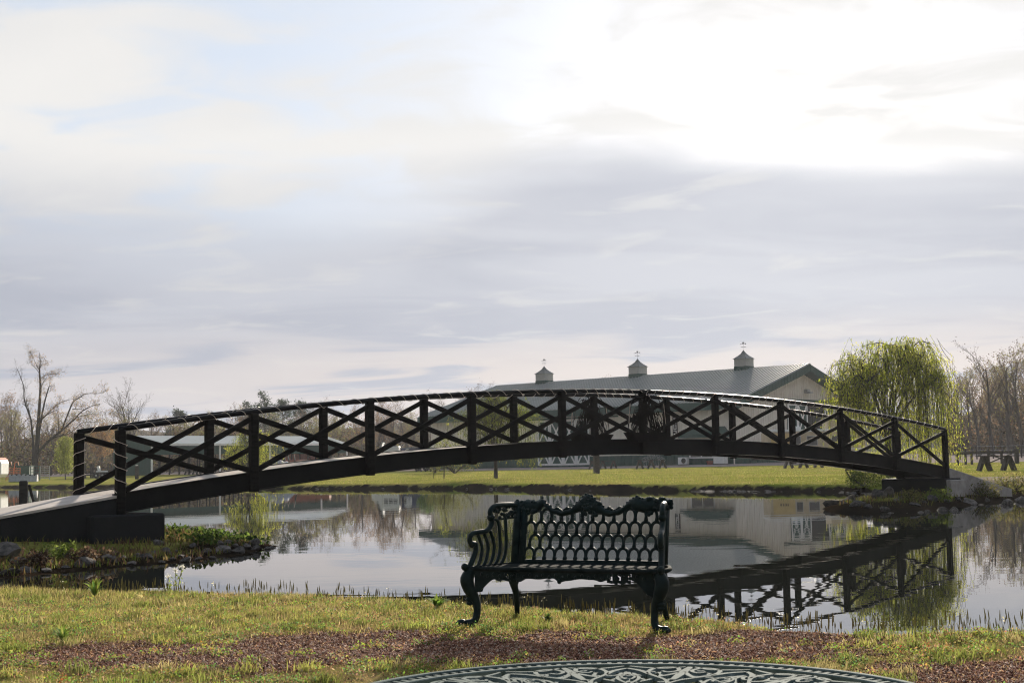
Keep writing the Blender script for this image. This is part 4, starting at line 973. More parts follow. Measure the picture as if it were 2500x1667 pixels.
def rail_fence(label, pxs, Ys, h, rails, pw=.16, m=None, thick_last=False):
    m = m or M['wood']; x0 = seen(pxs[0], Ys[0]); z0 = gz(x0, Ys[0])
    t = thing('rail_fence', label, 'fence', (x0, Ys[0], z0), 0); P = []
    for k, (p, y) in enumerate(zip(pxs, Ys)):
        x = seen(p, y); P.append(Vector((x-x0, y-Ys[0], gz(x, y)-z0))); w = pw*(1.8 if thick_last and k == len(pxs)-1 else 1)
        MB().b2((P[-1].x-w/2, P[-1].y-w/2, P[-1].z-.1), (P[-1].x+w/2, P[-1].y+w/2, P[-1].z+h+(.12 if k % 2 else .0))).build('post', m, t)
    for a, b in zip(P[:-1], P[1:]):
        for r_ in rails: MB().bar(a+Vector((0, -pw*.6, r_)), b+Vector((0, -pw*.6, r_)), .05, .14).build('rail', m, t)
    return t
rail_fence('dark timber rail fence behind the small flatbed trailer', (208, 222, 227, 264, 272), (160,)*5, 1.5, (1.05, .35))
fence_r = rail_fence('dark timber rail fence with crossed gate on the right bank', (2338, 2357, 2372, 2413, 2445, 2482), (92, 92, 92, 92, 92, 92), .82, (.74,), .13, thick_last=True)
gx0 = seen(2416, 91.6)-fence_r.location.x; gx1 = seen(2474, 91.6)-fence_r.location.x
for a, b in (((gx0, -.15, .68), (gx1, -.15, .08)), ((gx0, -.15, .08), (gx1, -.15, .68))): MB().bar(a, b, .05, .08).build('gate_brace', M['wood'], fence_r)
wf = thing('wire_fence', 'thin wire fence on dark posts in front of the right woods', 'fence', (seen(2345, 120), 120, gz(seen(2345, 120), 120)), 0)
for p in (2345, 2385, 2425, 2462, 2494, 2520): x = seen(p, 120)-wf.location.x; MB().tube([(x, 0, 0), (x, 0, 1.3+.1*math.sin(p))], .06, 6).build('post', M['wood'], wf)
for z in (.4, .75, 1.1): MB().tube([(seen(2345, 120)-wf.location.x, 0, z), (seen(2520, 120)-wf.location.x, 0, z+.03)], .012, 3).build('wire', M['galv'], wf)

# lone posts
def stake(label, px, Y, h, w, cap=False, name='timber_post', z=None):
    x = seen(px, Y); z = gz(x, Y) if z is None else z
    t = thing(name, label, 'post', (x, Y, z), .3)
    MB().b2((-w/2, -w/2, -.3), (w/2, w/2, h)).build('shaft', M['wood'], t, bevel=.02)
    if cap: MB().b2((-w*.35, -w*.35, h), (w*.35, w*.35, h+.12)).build('cap', M['white'], t)
    return t
stake('thick dark timber post on the lawn in front of the barn door', 1456, 97, 1.7, .36)
stake('dark timber post with small white cap before the shed wall', 334, 142, 1.35, .36, True)
dk = stake('dark wet timber post standing in the water behind the left ramp', 58, 28, 1.08, .165, z=0.)
MB().bar((.10, .05, 1.0), (.24, .12, .45), .05, .035).build('brace', M['wood'], dk); MB().tube([(.12, 0, -.3), (.12, 0, .62)], .012, 5).build('pipe', M['galv'], dk)

# ================================================================== TREES
def leaf_mesh(name, C, size, cols, aspect=.5, hang=0., seed=1, m=None):
    """leaf-sized quads; hang = 1 lets them point down"""
    g = np.random.default_rng(seed); C = np.asarray(C, float); n = len(C)
    a = g.normal(size=(n, 3)); a[:, 2] -= hang*3; a /= np.linalg.norm(a, axis=1)[:, None]
    b = np.cross(a, g.normal(size=(n, 3))); b /= np.linalg.norm(b, axis=1)[:, None]+1e-9
    s = np.asarray(size).reshape(-1, 1)*np.ones((n, 1)); a *= s; b *= s*aspect
    V = np.stack([C, C+a*.5+b*.5, C+a, C+a*.5-b*.5], 1).reshape(-1, 3); i = np.arange(n)*4
    T = np.c_[i, i+1, i+2, i+3]
    return np_mesh(name, V, T, m or M['leafc'], np.repeat(np.asarray(cols, float), 4, 0))
def palette(n, cols, seed=1, jit=.18):
    g = np.random.default_rng(seed); k = g.integers(0, len(cols), n); c = np.array(cols)[k]; return np.clip(c*(1+g.normal(0, jit, (n, 1))), .004, .9)
def grow(mb, p, d, L, r, lev, rr, tips, kids=(7, 5, 4, 3), spread=.6, upb=.15, sides=(7, 5, 4, 3, 3), curve=.12, ratio=.62):
    """a limb with its side branches, recursively"""
    n = (6, 5, 4, 3, 2)[min(lev, 4)]; pts = [Vector(p)]; dd = Vector(d).normalized(); dirs = [dd.copy()]
    for k in range(n):
        dd = (dd + Vector((rr.gauss(0, curve), rr.gauss(0, curve), rr.gauss(0, curve)+upb*.25))).normalized(); pts.append(pts[-1]+dd*(L/n)); dirs.append(dd.copy())
    end = max(r*.22, .006)
    mb.tube(pts, [lerp(r, end, k/n) for k in range(n+1)], sides[min(lev, 4)], False)
    if lev >= len(kids): tips.append(pts[-1]); tips.append(pts[len(pts)//2]); return
    for k in range(kids[lev]):
        f = lerp(.28 if lev == 0 else .2, 1.0, (k+rr.random()*.8)/kids[lev]); f = min(f, .98)
        i = min(int(f*n), n-1); q = pts[i].lerp(pts[i+1], f*n-i); b = dirs[i+1]
        az_ = rr.uniform(0, 2*math.pi); o = b.orthogonal().normalized(); o = (o*math.cos(az_) + b.cross(o)*math.sin(az_))
        nd_ = (b*(1-spread*rr.uniform(.6, 1.1)) + o*spread*rr.uniform(.8, 1.3) + Vector((0, 0, upb))).normalized()
        grow(mb, q, nd_, L*ratio*rr.uniform(.7, 1.1)*(1.15-.4*f), lerp(r, end, f)*.62, lev+1, rr, tips, kids, spread, upb, sides, curve, ratio)

# a few bare wood trees, reused
WOODC = [[(.13, .09, .06), (.16, .115, .075), (.11, .085, .06)], [(.18, .17, .05), (.20, .19, .06), (.15, .12, .06)], [(.21, .12, .055), (.16, .105, .06)], [(.10, .08, .06), (.12, .097, .07)]]
def bare_proto(seed, H, kids=(9, 6, 4, 3), spread=.55, nleaf=900, cols=0, lsize=.17, trunk=.45, m='bark', ls=.5):
    rr = random.Random(seed); mb = MB(); tips = []
    grow(mb, (0, 0, -.2), (rr.uniform(-.06, .06), rr.uniform(-.06, .06), 1), H*.80, H*.020, 0, rr, tips, kids, spread, .22, curve=.07, ratio=trunk)
    tm = mb.mesh('trunk', M[m])
    C = np.array([t + Vector((rr.gauss(0, .22), rr.gauss(0, .22), rr.gauss(0, .22))) for t in rr.choices(tips, k=nleaf)])
    return tm, leaf_mesh('crown', C, np.random.default_rng(seed).uniform(.5, 1.2, nleaf)*lsize, palette(nleaf, WOODC[cols], seed), .6, 0, seed)
PRO = [bare_proto(11, 10, cols=0), bare_proto(12, 11, cols=1, nleaf=1500), bare_proto(13, 9, cols=2, nleaf=1300, spread=.65), bare_proto(14, 12, cols=3, nleaf=500, spread=.45), bare_proto(15, 10, cols=0, nleaf=700, spread=.5), bare_proto(16, 9.5, cols=1, nleaf=2000, spread=.6)]
def plant_tree(k, label, x, y, H, rz, group, name='bare_tree', wide=1.):
    t = thing(name, label, 'tree', (x, y, gz(x, y)), rz, group); s_ = H/(10, 11, 9, 12, 10, 9.5)[k]; t.scale = (s_*wide, s_*wide, s_)
    obj('trunk', PRO[k][0], t); obj('crown', PRO[k][1], t); return t
rw = random.Random(21)
LBL = ['bare brown tree in the wood behind the left sheds', 'yellow-green budding tree in the wood behind the left sheds', 'russet budding tree in the wood behind the left sheds', 'tall thin bare tree in the wood behind the left sheds', 'bare brown tree in the wood behind the left sheds', 'yellow-green budding tree in the wood behind the left sheds']
GRP = 'trees of the wood behind the left sheds'
for row, (Y0, n, hs) in enumerate(((196, 26, (6.5, 9)), (222, 30, (8.5, 11)), (255, 32, (9.5, 12.5)))):
    for j in range(n):
        px = lerp(-60, 1250, (j+rw.uniform(.1, .9))/n); Y = Y0+rw.uniform(-9, 9); k = rw.choice((0, 0, 1, 2, 3, 4, 5) if row else (0, 1, 2, 5, 5, 4))
        h = rw.uniform(*hs)
        if px < 60: h *= 1.25
        if 330 < px < 600: h *= .92
        where = 'left of the big bare tree' if px < 75 else 'right of the big bare tree' if px < 320 else 'above the left part of the shed' if px < 600 else 'above the right part of the shed' if px < 850 else 'above the white truck' if px < 1020 else 'just left of the barn'
        kind_ = ('bare brown tree', 'yellow-green budding tree', 'russet budding tree', 'tall thin bare tree', 'bare brown tree', 'yellow-green budding tree')[k]
        plant_tree(k, f"{kind_} {where}, {('front', 'middle', 'back')[row]} row of the wood", seen(px, Y), Y, h, rw.uniform(0, 6.3), GRP, wide=rw.uniform(.9, 1.25))
# the wood on the right, nearer and taller
RL = ['tall bare tree in the hazy wood on the right', 'tall olive budding tree in the hazy wood on the right', 'tall russet budding tree in the hazy wood on the right', 'tall thin bare tree in the hazy wood on the right', 'tall bare tree in the hazy wood on the right', 'tall olive budding tree in the hazy wood on the right']
for px, Y, h, k in ((2345, 175, 10.5, 0), (2372, 168, 11.0, 1), (2392, 150, 9.6, 4), (2425, 150, 12.0, 3), (2446, 172, 11.5, 1), (2463, 152, 12.0, 0), (2478, 160, 11.2, 3), (2497, 155, 12.2, 1), (2525, 158, 11.5, 0), (2410, 190, 10, 2), (2436, 195, 10, 2), (2330, 190, 9.5, 0), (2318, 180, 8.5, 1), (2480, 200, 11, 2), (2555, 165, 12, 3), (2300, 200, 10, 4), (2355, 205, 11, 0), (2380, 212, 12, 1), (2400, 208, 12, 4), (2418, 215, 12.5, 2), (2452, 210, 12.5, 0), (2470, 218, 13, 5), (2488, 212, 13, 4), (2510, 215, 13, 2)):
    plant_tree(k, RL[k] + (' beside the willow' if px < 2360 else ' behind the rail fence' if px < 2440 else ' behind the long timber table' if px < 2500 else ' at the right edge'), seen(px, Y), Y, h, rw.uniform(0, 6.3), 'trees of the hazy wood on the right', wide=rw.uniform(.85, 1.1))
# trees behind the barn roof
for px, Y, h in ((1100, 200, 10.5), (1135, 205, 11.5), (1165, 208, 12), (1190, 212, 12.2), (2085, 215, 13), (1500, 240, 15)):
    plant_tree(rw.choice((0, 3, 4)), 'bare tree rising behind the far end of the barn', seen(px, Y), Y, h, rw.uniform(0, 6), 'bare trees behind the barn')
# round bare tree standing clear of the wood
mb_rt = bare_proto(31, 12.5, (12, 7, 5, 3), .50, 700, 3, .15, .50)
t = thing('bare_tree', 'fan-shaped bare tree standing above the wood by the left posts', 'tree', (seen(320, 205), 205, gz(seen(320, 205), 205)), .4)
obj('trunk', mb_rt[0], t); obj('crown', mb_rt[1], t)

# brush filling the wood
def brush(label, pxa, pxb, Ya, Yb, h, n, cols, seed, lab):
    g = np.random.default_rng(seed); Y = g.uniform(Ya, Yb, n); px = g.uniform(pxa, pxb, n); X = np.array([0.]*n)
    X = (px-1250)/F_PX*Y/cp; Z0 = height(X, Y); hh = h*(.55+.45*np.sin(X*.23+seed)*np.cos(X*.071+Y*.05)); Z = Z0+g.random(n)**.8*np.maximum(hh, h*.25)
    o = obj('brush', leaf_mesh('brush', np.c_[X, Y, Z], g.uniform(.25, .6, n), palette(n, cols, seed, .3), .5, 0, seed)); return tag(o, label, lab, kind='stuff')
brush('brown and olive undergrowth filling the wood behind the left sheds', -80, 1260, 188, 262, 7.5, 60000, [(.075, .055, .037), (.055, .045, .028), (.10, .10, .033), (.095, .063, .038), (.045, .037, .026)], 5, 'undergrowth')
brush('brown undergrowth filling the hazy wood on the right', 2300, 2600, 165, 225, 6.5, 16000, [(.09, .065, .045), (.065, .052, .036), (.14, .085, .05), (.08, .07, .04)], 6, 'undergrowth')

# pines above the shed
def pine(label, px, Y, H, seed):
    rr = random.Random(seed); x = seen(px, Y); t = thing('pine_tree', label, 'tree', (x, Y, gz(x, Y)), 0, 'pines in the left wood')
    mb = MB(); mb.tube([(0, 0, -.2), (.1, 0, H*.5), (0, .1, H*.97)], [H*.018, H*.012, .03], 6, False); C = []
    for k in range(34):
        z = H*rr.uniform(.5, .98); r_ = (1-z/H)*H*.42+.5; a = rr.uniform(0, 6.28); e = Vector((r_*math.cos(a), r_*math.sin(a), z+rr.uniform(-.2, .5)))
        mb.tube([(0, 0, z-.4), e*.5+Vector((0, 0, z*.5-.1)), e], [.07, .045, .02], 4, False)
        for q in range(60): f = rr.uniform(.35, 1.05); p = Vector((e.x*f, e.y*f, lerp(z-.3, e.z, f))); C.append(p+Vector((rr.gauss(0, .32), rr.gauss(0, .32), rr.gauss(0, .22))))
    mb.build('trunk', M['bark'], t); n = len(C)
    obj('crown', leaf_mesh('crown', np.array([tuple(c) for c in C]), np.random.default_rng(seed).uniform(.25, .5, n), palette(n, [(.030, .048, .028), (.045, .062, .035), (.022, .036, .022)], seed), .35, 0, seed), t)
for i, (px, Y, H, lb) in enumerate(((606, 232, 11.4, 'dark pine left of the tallest pine in the left wood'), (645, 226, 12.6, 'tallest dark pine above the left shed roof'), (690, 240, 11.8, 'dark pine just right of the tallest pine in the left wood'), (735, 236, 11.6, 'rightmost dark pine of the left wood'), (438, 250, 10.8, 'small dark pine top rising behind the left handrail'))): pine(lb, px, Y, H, 50+i)

# the big bare tree at the left, limb by limb
TY = 172.
bt = thing('bare_tree', 'big half-dead bare tree with long leaning limbs at the left', 'tree', (seen(86, TY), TY, gz(seen(86, TY), TY)), 0)
def tl_(px, py, dep=0.): return Vector(((px-86)*TY/F_PX, dep, max(-.3, (1154-py)*TY/F_PX + HC - .95)))
LIMBS = [([(86, 1158, 0), (88, 1100, 0), (92, 1050, 0), (92, 1028, 0)], .44, .34), ([(92, 1032, 0), (93, 985, .2), (93, 940, .5), (91, 900, .4), (95, 880, 0), (95, 854, -.3)], .30, .03),
    ([(80, 1140, .2), (76, 1070, .5), (70, 1030, .8), (66, 1012, 1), (52, 985, 1.5), (41, 977, 1.7)], .24, .05), ([(66, 1012, 1), (58, 995, 1.2), (46, 965, 1.6), (43, 935, 1.8), (34, 912, 2), (27, 897, 2.2), (23, 890, 2.3)], .15, .02), ([(66, 1012, 1), (62, 990, .8), (58, 975, .7), (57, 960, .6)], .10, .02),
    ([(91, 960, .4), (98, 935, .2), (106, 922, 0), (114, 916, -.3)], .09, .02), ([(91, 905, .4), (82, 895, .8), (70, 885, 1.3), (57, 874, 1.6)], .07, .012), ([(92, 900, .4), (84, 880, 0), (78, 862, -.3), (74, 856, -.5)], .06, .012), ([(94, 890, .2), (104, 880, -.4), (110, 868, -.7)], .05, .012), ([(91, 920, .4), (100, 910, .9), (115, 905, 1.6), (125, 905, 2)], .06, .012),
    ([(95, 1045, 0), (103, 1020, -.5), (112, 1012, -.9), (132, 1003, -1.6), (156, 995, -2.2)], .20, .03), ([(98, 1030, -.2), (106, 990, -.3), (113, 965, -.5), (121, 945, -.8), (124, 936, -.9)], .18, .06), ([(104, 1018, -.5), (118, 1000, 0), (134, 980, .9), (150, 971, 1.5), (166, 967, 2)], .13, .02),
    ([(92, 1098, 0), (108, 1083, -.4), (130, 1066, -1), (158, 1048, -1.6), (175, 1035, -2), (195, 1020, -2.3), (212, 1005, -2.8), (235, 992, -3), (262, 985, -3.3)], .27, .03),
    ([(160, 1047, -1.6), (166, 1025, -1.4), (173, 1000, -1), (182, 977, -.8), (196, 966, -.5), (210, 957, -.2), (240, 956, .3), (256, 949, .5)], .17, .02), ([(180, 995, -.8), (195, 995, -1.6), (215, 998, -2.2), (240, 1005, -3)], .08, .012), ([(200, 1016, -2.4), (215, 1010, -1.5), (235, 1008, -.8), (262, 1010, 0)], .08, .012),
    ([(130, 1066, -1), (155, 1060, -2), (185, 1055, -3), (205, 1044, -3.6), (225, 1030, -4), (265, 1030, -4.6)], .13, .02), ([(150, 1052, -1.4), (148, 1020, -1), (142, 1000, -.6), (140, 985, -.4)], .07, .015)]
mb = MB(); tips = []; rr = random.Random(77)
for pts, r0, r1 in LIMBS:
    P = catmull([tl_(*p) for p in pts], 4); mb.tube(P, [.72*lerp(r0, r1, k/(len(P)-1)) for k in range(len(P))], 7 if r0 > .15 else 5, False)
    if r0 < .28:
        for k in range(int(len(P)*.85)):
            i = rr.randrange(len(P)//4, len(P)); b = (P[min(i+1, len(P)-1)]-P[max(i-1, 0)]).normalized(); o = Vector((rr.gauss(0, 1), rr.gauss(0, 1), rr.gauss(.3, 1))).normalized()
            grow(mb, P[i], b*.4+o, rr.uniform(.5, 1.4), .014, 2, rr, tips, (0, 0, 4, 3), .7, .1, curve=.2)
mb.build('trunk', M['darkbark'], bt)
C = np.array([tuple(t + Vector((rr.gauss(0, .15), rr.gauss(0, .15), rr.gauss(0, .12)))) for t in rr.choices([t for t in tips if t.x > -1.0], k=4200)]); n = len(C)
obj('crown', leaf_mesh('crown', C, np.random.default_rng(3).uniform(.07, .17, n), palette(n, [(.30, .20, .11), (.26, .19, .10), (.33, .22, .15), (.22, .19, .09)], 4), .6, 0, 4), bt)

# weeping willows
WIL = [(.42, .46, .055), (.52, .53, .08), (.34, .39, .05), (.56, .54, .11), (.26, .31, .045)]
def willow(label, x, y, H, rad, nst, seed, low=.25, leaf=.13, cols=WIL, lean=0., tr=.2, per=26, group=None, open_=0.):
    rr = random.Random(seed); g = np.random.default_rng(seed); t = thing('weeping_willow', label, 'tree', (x, y, gz(x, y)), 0, group)
    mb = MB(); limbs = []; ht = H*.27
    mb.tube(catmull([(0, 0, -.2), (.03*H*lean, .05, ht*.5), (.05*H*lean, 0, ht)], 3), list(np.linspace(tr, tr*.8, 7)), 8, False)
    for k in range(11):
        a = 2*math.pi*(k+rr.random()*.7)/11; rr_ = rad*rr.uniform(.35, .85); zt = H*(rr.uniform(.88, .97)-.50*(rr_/rad)**2-.14*max(0, -math.cos(a)))
        P = catmull([(.05*H*lean, 0, ht*rr.uniform(.75, 1)), (rr_*.35*math.cos(a), rr_*.35*math.sin(a), lerp(ht, zt, .55)), (rr_*.8*math.cos(a+.2), rr_*.8*math.sin(a+.2), zt*1.02), (rr_*1.05*math.cos(a+.25), rr_*1.05*math.sin(a+.25), zt*.97)], 5)
        mb.tube(P, list(np.linspace(tr*.42, .015, len(P))), 6, False); limbs.append(P)
        for q in range(6):
            i = rr.randrange(5, len(P)); b = P[i]; e = b + Vector((rr.gauss(0, .28)*rad, rr.gauss(0, .28)*rad, rr.uniform(-.02, .13)*H)); m_ = (b+e)/2+Vector((0, 0, .05*H))
            Q = catmull([b, m_, e], 4); mb.tube(Q, list(np.linspace(.035, .012, len(Q))), 4, False); limbs.append(Q)
    C, Cc = [], []; anch = [q_ for P in limbs for q_ in P[len(P)//2:]]; anch = rr.sample(anch, max(12, int(len(anch)*.33)))
    for k in range(nst):
        b = rr.choice(anch) + Vector((rr.gauss(0, .07)*rad, rr.gauss(0, .07)*rad, rr.gauss(0, .02)*H)); hz = math.hypot(b.x, b.y)
        out = Vector((b.x, b.y, 0))/(hz+.01); out = (out+Vector((rr.gauss(0, .6), rr.gauss(0, .6), 0))).normalized(); reach = rr.uniform(.05, .30)*rad
        sgn_ = .5-.5*max(-1, min(1, b.x/rad*1.3)); bot = max(low + (rr.random()**1.2*.55*(1-.75*max(0, b.x/rad)) + .20*sgn_)*H, .1); ztop = min(b.z+rr.uniform(.0, .08)*H, H*.985)
        if rr.random() < .03 and hz < .45*rad: ztop = H*rr.uniform(.95, 1.0); reach *= 2
        ztop = max(b.z*.9, min(ztop, H*(1-.30*min(1, hz/rad)**2)))
        if rr.random() < .35: bot = ztop-rr.uniform(.15, .5)*H*.5
        e = Vector((b.x+out.x*reach, b.y+out.y*reach, bot)); S_ = [b, Vector((b.x+out.x*reach*.55, b.y+out.y*reach*.55, ztop)), Vector((e.x, e.y, lerp(ztop, bot, .25))), Vector((e.x+rr.gauss(0, .04)*rad, e.y+rr.gauss(0, .04)*rad, lerp(ztop, bot, .65))), e]
        S_ = catmull(S_, 3); mb.tube(S_[::2]+[S_[-1]], .006, 3, False); tone = rr.uniform(.6, 1.25); base = Vector(rr.choice(cols))
        nl = max(6, int(per*(ztop-bot)/(H*.45)))
        for q in range(nl):
            f = rr.random()**.9*(len(S_)-1.001); i = int(f); p = S_[i].lerp(S_[i+1], f-i); C.append(tuple(p+Vector((rr.gauss(0, .035), rr.gauss(0, .035), rr.gauss(0, .04))))); c = base*tone*rr.uniform(.75, 1.25); Cc.append(tuple(c))
    mb.build('trunk', M['darkbark'], t); n = len(C)
    obj('crown', leaf_mesh('crown', np.array(C), g.uniform(.6, 1.3, n)*leaf, np.array(Cc), .26, 1.0, seed), t); return t
wy = 62.; willow('large yellow-green weeping willow behind the right end of the bridge', seen(2170, wy), wy, 6.3, 2.85, 1080, 91, .12, .12, tr=.17, per=42)
wy = 86.; willow('open weeping willow with dark trunk seen through the middle of the bridge', seen(1210, wy), wy, 5.4, 2.35, 560, 92, .5, .13, [(.22, .26, .04), (.27, .28, .05), (.17, .2, .035)], tr=.13, per=26)
wy = 106.; willow('small yellow-green willow before the shed seen through the left railing', seen(606, wy), wy, 4.1, 1.85, 420, 93, .1, .13, tr=.09, per=26)
# young trees on the far lawn
def young(label, px, Y, H, rad, n, cols, seed, leaf=.15, name='young_tree', base=.35):
    rr = random.Random(seed); x = seen(px, Y); t = thing(name, label, 'tree', (x, Y, gz(x, Y)), 0)
    mb = MB(); tips = []; grow(mb, (0, 0, -.1), (.03, 0, 1), H*.85, H*.014, 0, rr, tips, (9, 5, 3), .5, .2, curve=.06, ratio=.42); mb.build('trunk', M['darkbark'], t)
    C = []
    while len(C) < n:
        p = Vector((rr.gauss(0, .5), rr.gauss(0, .5), rr.uniform(-1, 1)));
        if p.length > 1: continue
        w = .75+.25*math.sin(p.x*7+seed)*math.cos(p.z*6)
        C.append((p.x*rad*w, p.y*rad*w, H*lerp(base, 1, (p.z+1)/2)))
    obj('crown', leaf_mesh('crown', np.array(C), np.random.default_rng(seed).uniform(.6, 1.3, n)*leaf, palette(n, cols, seed, .25), .5, .3, seed), t)
young('pale green young tree on the lawn left of the bridge posts', 160, 150, 4.7, 1.9, 5200, [(.22, .25, .05), (.27, .28, .06), (.17, .2, .045)], 61, base=.14)
young('thin sapling with drooping shoots left of the middle willow', 1083, 90, 2.9, .9, 420, [(.23, .26, .05), (.27, .28, .06)], 62, .1, 'sapling')
young('tiny bare sapling on a stake on the middle lawn', 1058, 92, 1.4, .3, 30, [(.2, .22, .05)], 63, .07, 'sapling')
young('tall russet tree between the left posts of the bridge', 248, 190, 7.0, 2.6, 2600, [(.24, .14, .06), (.20, .13, .07), (.28, .17, .07)], 64, .22)
def shrub(label, px, Y, w, h, n, cols, seed, leaf=.14):
    rr = random.Random(seed); x = seen(px, Y); t = thing('shrub', label, 'shrub', (x, Y, gz(x, Y)), 0)
    mb = MB(); C = []
    for k in range(9): a = rr.uniform(0, 6.28); mb.tube([(0, 0, 0), (.3*w*math.cos(a), .3*w*math.sin(a), h*.4), (.42*w*math.cos(a), .42*w*math.sin(a), h*.85)], [.012*w, .009*w, .003*w], 4, False)
    mb.build('stems', M['darkbark'], t); lob = [(rr.uniform(-.35, .35)*w, rr.uniform(-.3, .3)*w, h*rr.uniform(.3, .72), rr.uniform(.18, .3)*w) for _ in range(9)]
    for k in range(n):
        c = rr.choice(lob); v = Vector((rr.gauss(0, 1), rr.gauss(0, 1), rr.gauss(0, 1))).normalized()*c[3]*rr.random()**.4; C.append((c[0]+v.x, c[1]+v.y, max(.03, c[2]+v.z)))
    obj('crown', leaf_mesh('crown', np.array(C), np.random.default_rng(seed).uniform(.6, 1.3, n)*leaf, palette(n, cols, seed, .25), .55, .2, seed), t)
shrub('dark green shrub under the left end of the barn wall', 1062, 128, 3.4, 3.0, 3200, [(.06, .10, .03), (.09, .14, .035), (.045, .075, .025)], 71)
shrub('olive shrub behind the trunk of the middle willow', 1110, 122, 4.4, 2.6, 3200, [(.14, .15, .04), (.18, .18, .05), (.10, .10, .035)], 72)
shrub('bright green shrub at the water under the right end of the bridge', 2108, 50.5, 1.6, .75, 1800, [(.12, .16, .03), (.16, .19, .035), (.08, .11, .025)], 73, .08)

for i_, (px, Y_, w_, h_, cl_c, lb) in enumerate(((68, 17.7, .6, .18, 0, 'brown dead weed clump at the water left of the thin slab'), (192, 18.5, .5, .15, 0, 'brown dead weed clump behind the rounded pale stone'), (262, 18.8, .4, .13, 0, 'brown dead weed clump behind the pointed pale stone'), (140, 18.9, .5, .22, 1, 'bright green weed clump among the left bank stones'), (2285, 35.0, .7, .24, 1, 'mossy green tussock in front of the right concrete block'), (2392, 38.3, 1.0, .34, 2, 'olive tussock at the foot of the right ramp'), (2476, 41.0, 1.2, .45, 2, 'olive tussock at the right edge above the water'), (2225, 34.3, .6, .25, 2, 'low olive tussock on the right bank stones'))):
    shrub(lb, px, Y_, w_, h_, int(900*w_), ([(.085, .052, .035), (.06, .04, .028), (.11, .08, .05)], [(.12, .16, .03), (.16, .20, .04), (.09, .12, .03)], [(.13, .13, .04), (.18, .15, .06), (.10, .10, .035)])[cl_c], 300+i_, .06)

# ================================================================== ROCKS
def rock_mesh(seed):
    rr = random.Random(seed); import bmesh
    bm = bmesh.new(); bmesh.ops.create_icosphere(bm, subdivisions=2, radius=.5)
    pl = [(Vector((rr.gauss(0, 1), rr.gauss(0, 1), rr.gauss(0, 1))).normalized(), rr.uniform(.20, .37)) for _ in range(9)]
    for v in bm.verts:
        for n_, d_ in pl:
            e = v.co.dot(n_)
            if e > d_: v.co -= n_*(e-d_)
        v.co += Vector((rr.gauss(0, .006), rr.gauss(0, .006), rr.gauss(0, .006)))
    me = bpy.data.meshes.new('rock'); bm.to_mesh(me); bm.free(); me.materials.append(M['rock']); return me
RK = [rock_mesh(200+k) for k in range(8)]
rk = random.Random(9)
def rock(px, py, w, label, group, z=.03, flat=.6, rz=None, tilt=0., asp=.8):
    p = onz(px, py, z); s_ = w*p.y/F_PX*1.35
    o = obj('rock', rk.choice(RK), None, (p.x, p.y, max(gz(p.x, p.y), -.05)+s_*flat*.22), (tilt, rk.uniform(-.2, .2), rz if rz is not None else rk.uniform(0, 6.3)), (s_*1.15, s_*asp*1.15, s_*flat*1.1))
    return tag(o, label, 'rock', group)
G1, G2, G3 = 'stones of the left bank', 'stones of the right bank', 'stones along the far shore'
rock(207, 1386, 48, 'rounded pale stone standing in the water under the ramp', G1, .0, .5)
rock(269, 1378, 34, 'pointed pale stone right of the rounded stone under the ramp', G1, .0, .6)
rock(10, 1372, 60, 'big brown boulder at the left edge of the left bank', G1, .05, .8); rock(14, 1352, 30, 'small grey boulder above the big brown boulder at the left edge', G1, .15)
rock(47, 1347, 48, 'flat grey slab high on the left bank beside the ramp', G1, .2, .35); rock(95, 1358, 32, 'grey stone in the dry grass of the left bank', G1, .12)
rock(28, 1405, 50, 'low flat stone at the waterline near the left edge', G1, 0., .35); rock(66, 1400, 34, 'thin slab leaning into the water on the left bank', G1, 0., .25, .4, .5)
rock(545, 1352, 34, 'dark rounded stone in the water near the tip of the left bank', G1, 0., .6); rock(579, 1352, 34, 'dark rounded stone outermost in the water of the left bank', G1, 0., .6)
rock(620, 1330, 26, 'dark blocky stone at the tip of the left bank', G1, .05, .9); rock(627, 1344, 24, 'low wet stone just in front of the tip of the left bank', G1, 0., .5)
LB_ = 'small grey stone of the left bank'
for px, py, w in ((140, 1363, 24), (218, 1346, 32), (179, 1346, 36), (325, 1352, 16), (359, 1364, 30), (320, 1375, 20), (388, 1346, 26), (407, 1355, 24), (145, 1306, 26), (601, 1340, 24), (652, 1335, 14), (666, 1332, 15), (678, 1335, 11), (501, 1352, 18), (466, 1352, 12), (443, 1360, 20), (535, 1340, 22), (575, 1341, 18), (240, 1372, 16), (300, 1366, 14), (420, 1366, 16), (485, 1362, 14), (520, 1358, 12), (120, 1380, 22), (160, 1386, 14), (345, 1378, 14), (395, 1370, 12), (180, 1375, 26), (230, 1365, 22), (285, 1358, 20), (110, 1392, 26), (85, 1375, 30), (335, 1362, 22), (375, 1356, 20), (430, 1350, 18), (455, 1366, 22), (470, 1345, 16), (510, 1346, 20), (555, 1338, 22), (250, 1386, 18), (310, 1380, 18), (560, 1360, 16), (600, 1352, 18)): rock(px, py, w, LB_ + (' below the ramp' if px < 290 else ' in front of the black pier' if px < 415 else ' near its ivy-covered tip'), G1, .03, rk.uniform(.4, .75))
rock(2034, 1239, 44, 'long dark stone lying outermost at the tip of the right bank', G2, 0., .42, 0.1); rock(2148, 1231, 36, 'large reddish-grey boulder in the middle of the right bank', G2, .08, .8)
rock(2170, 1217, 34, 'brown boulder behind the large reddish boulder of the right bank', G2, .2, .8); rock(2366, 1230, 36, 'thin slab slanting into the water right of the concrete block', G2, .02, .25, .5, .45); rock(2424, 1191, 34, 'flat pale slab at the end of the right ramp', G2, .3, .3)
RB_ = 'grey stone piled on the right bank below the abutment'
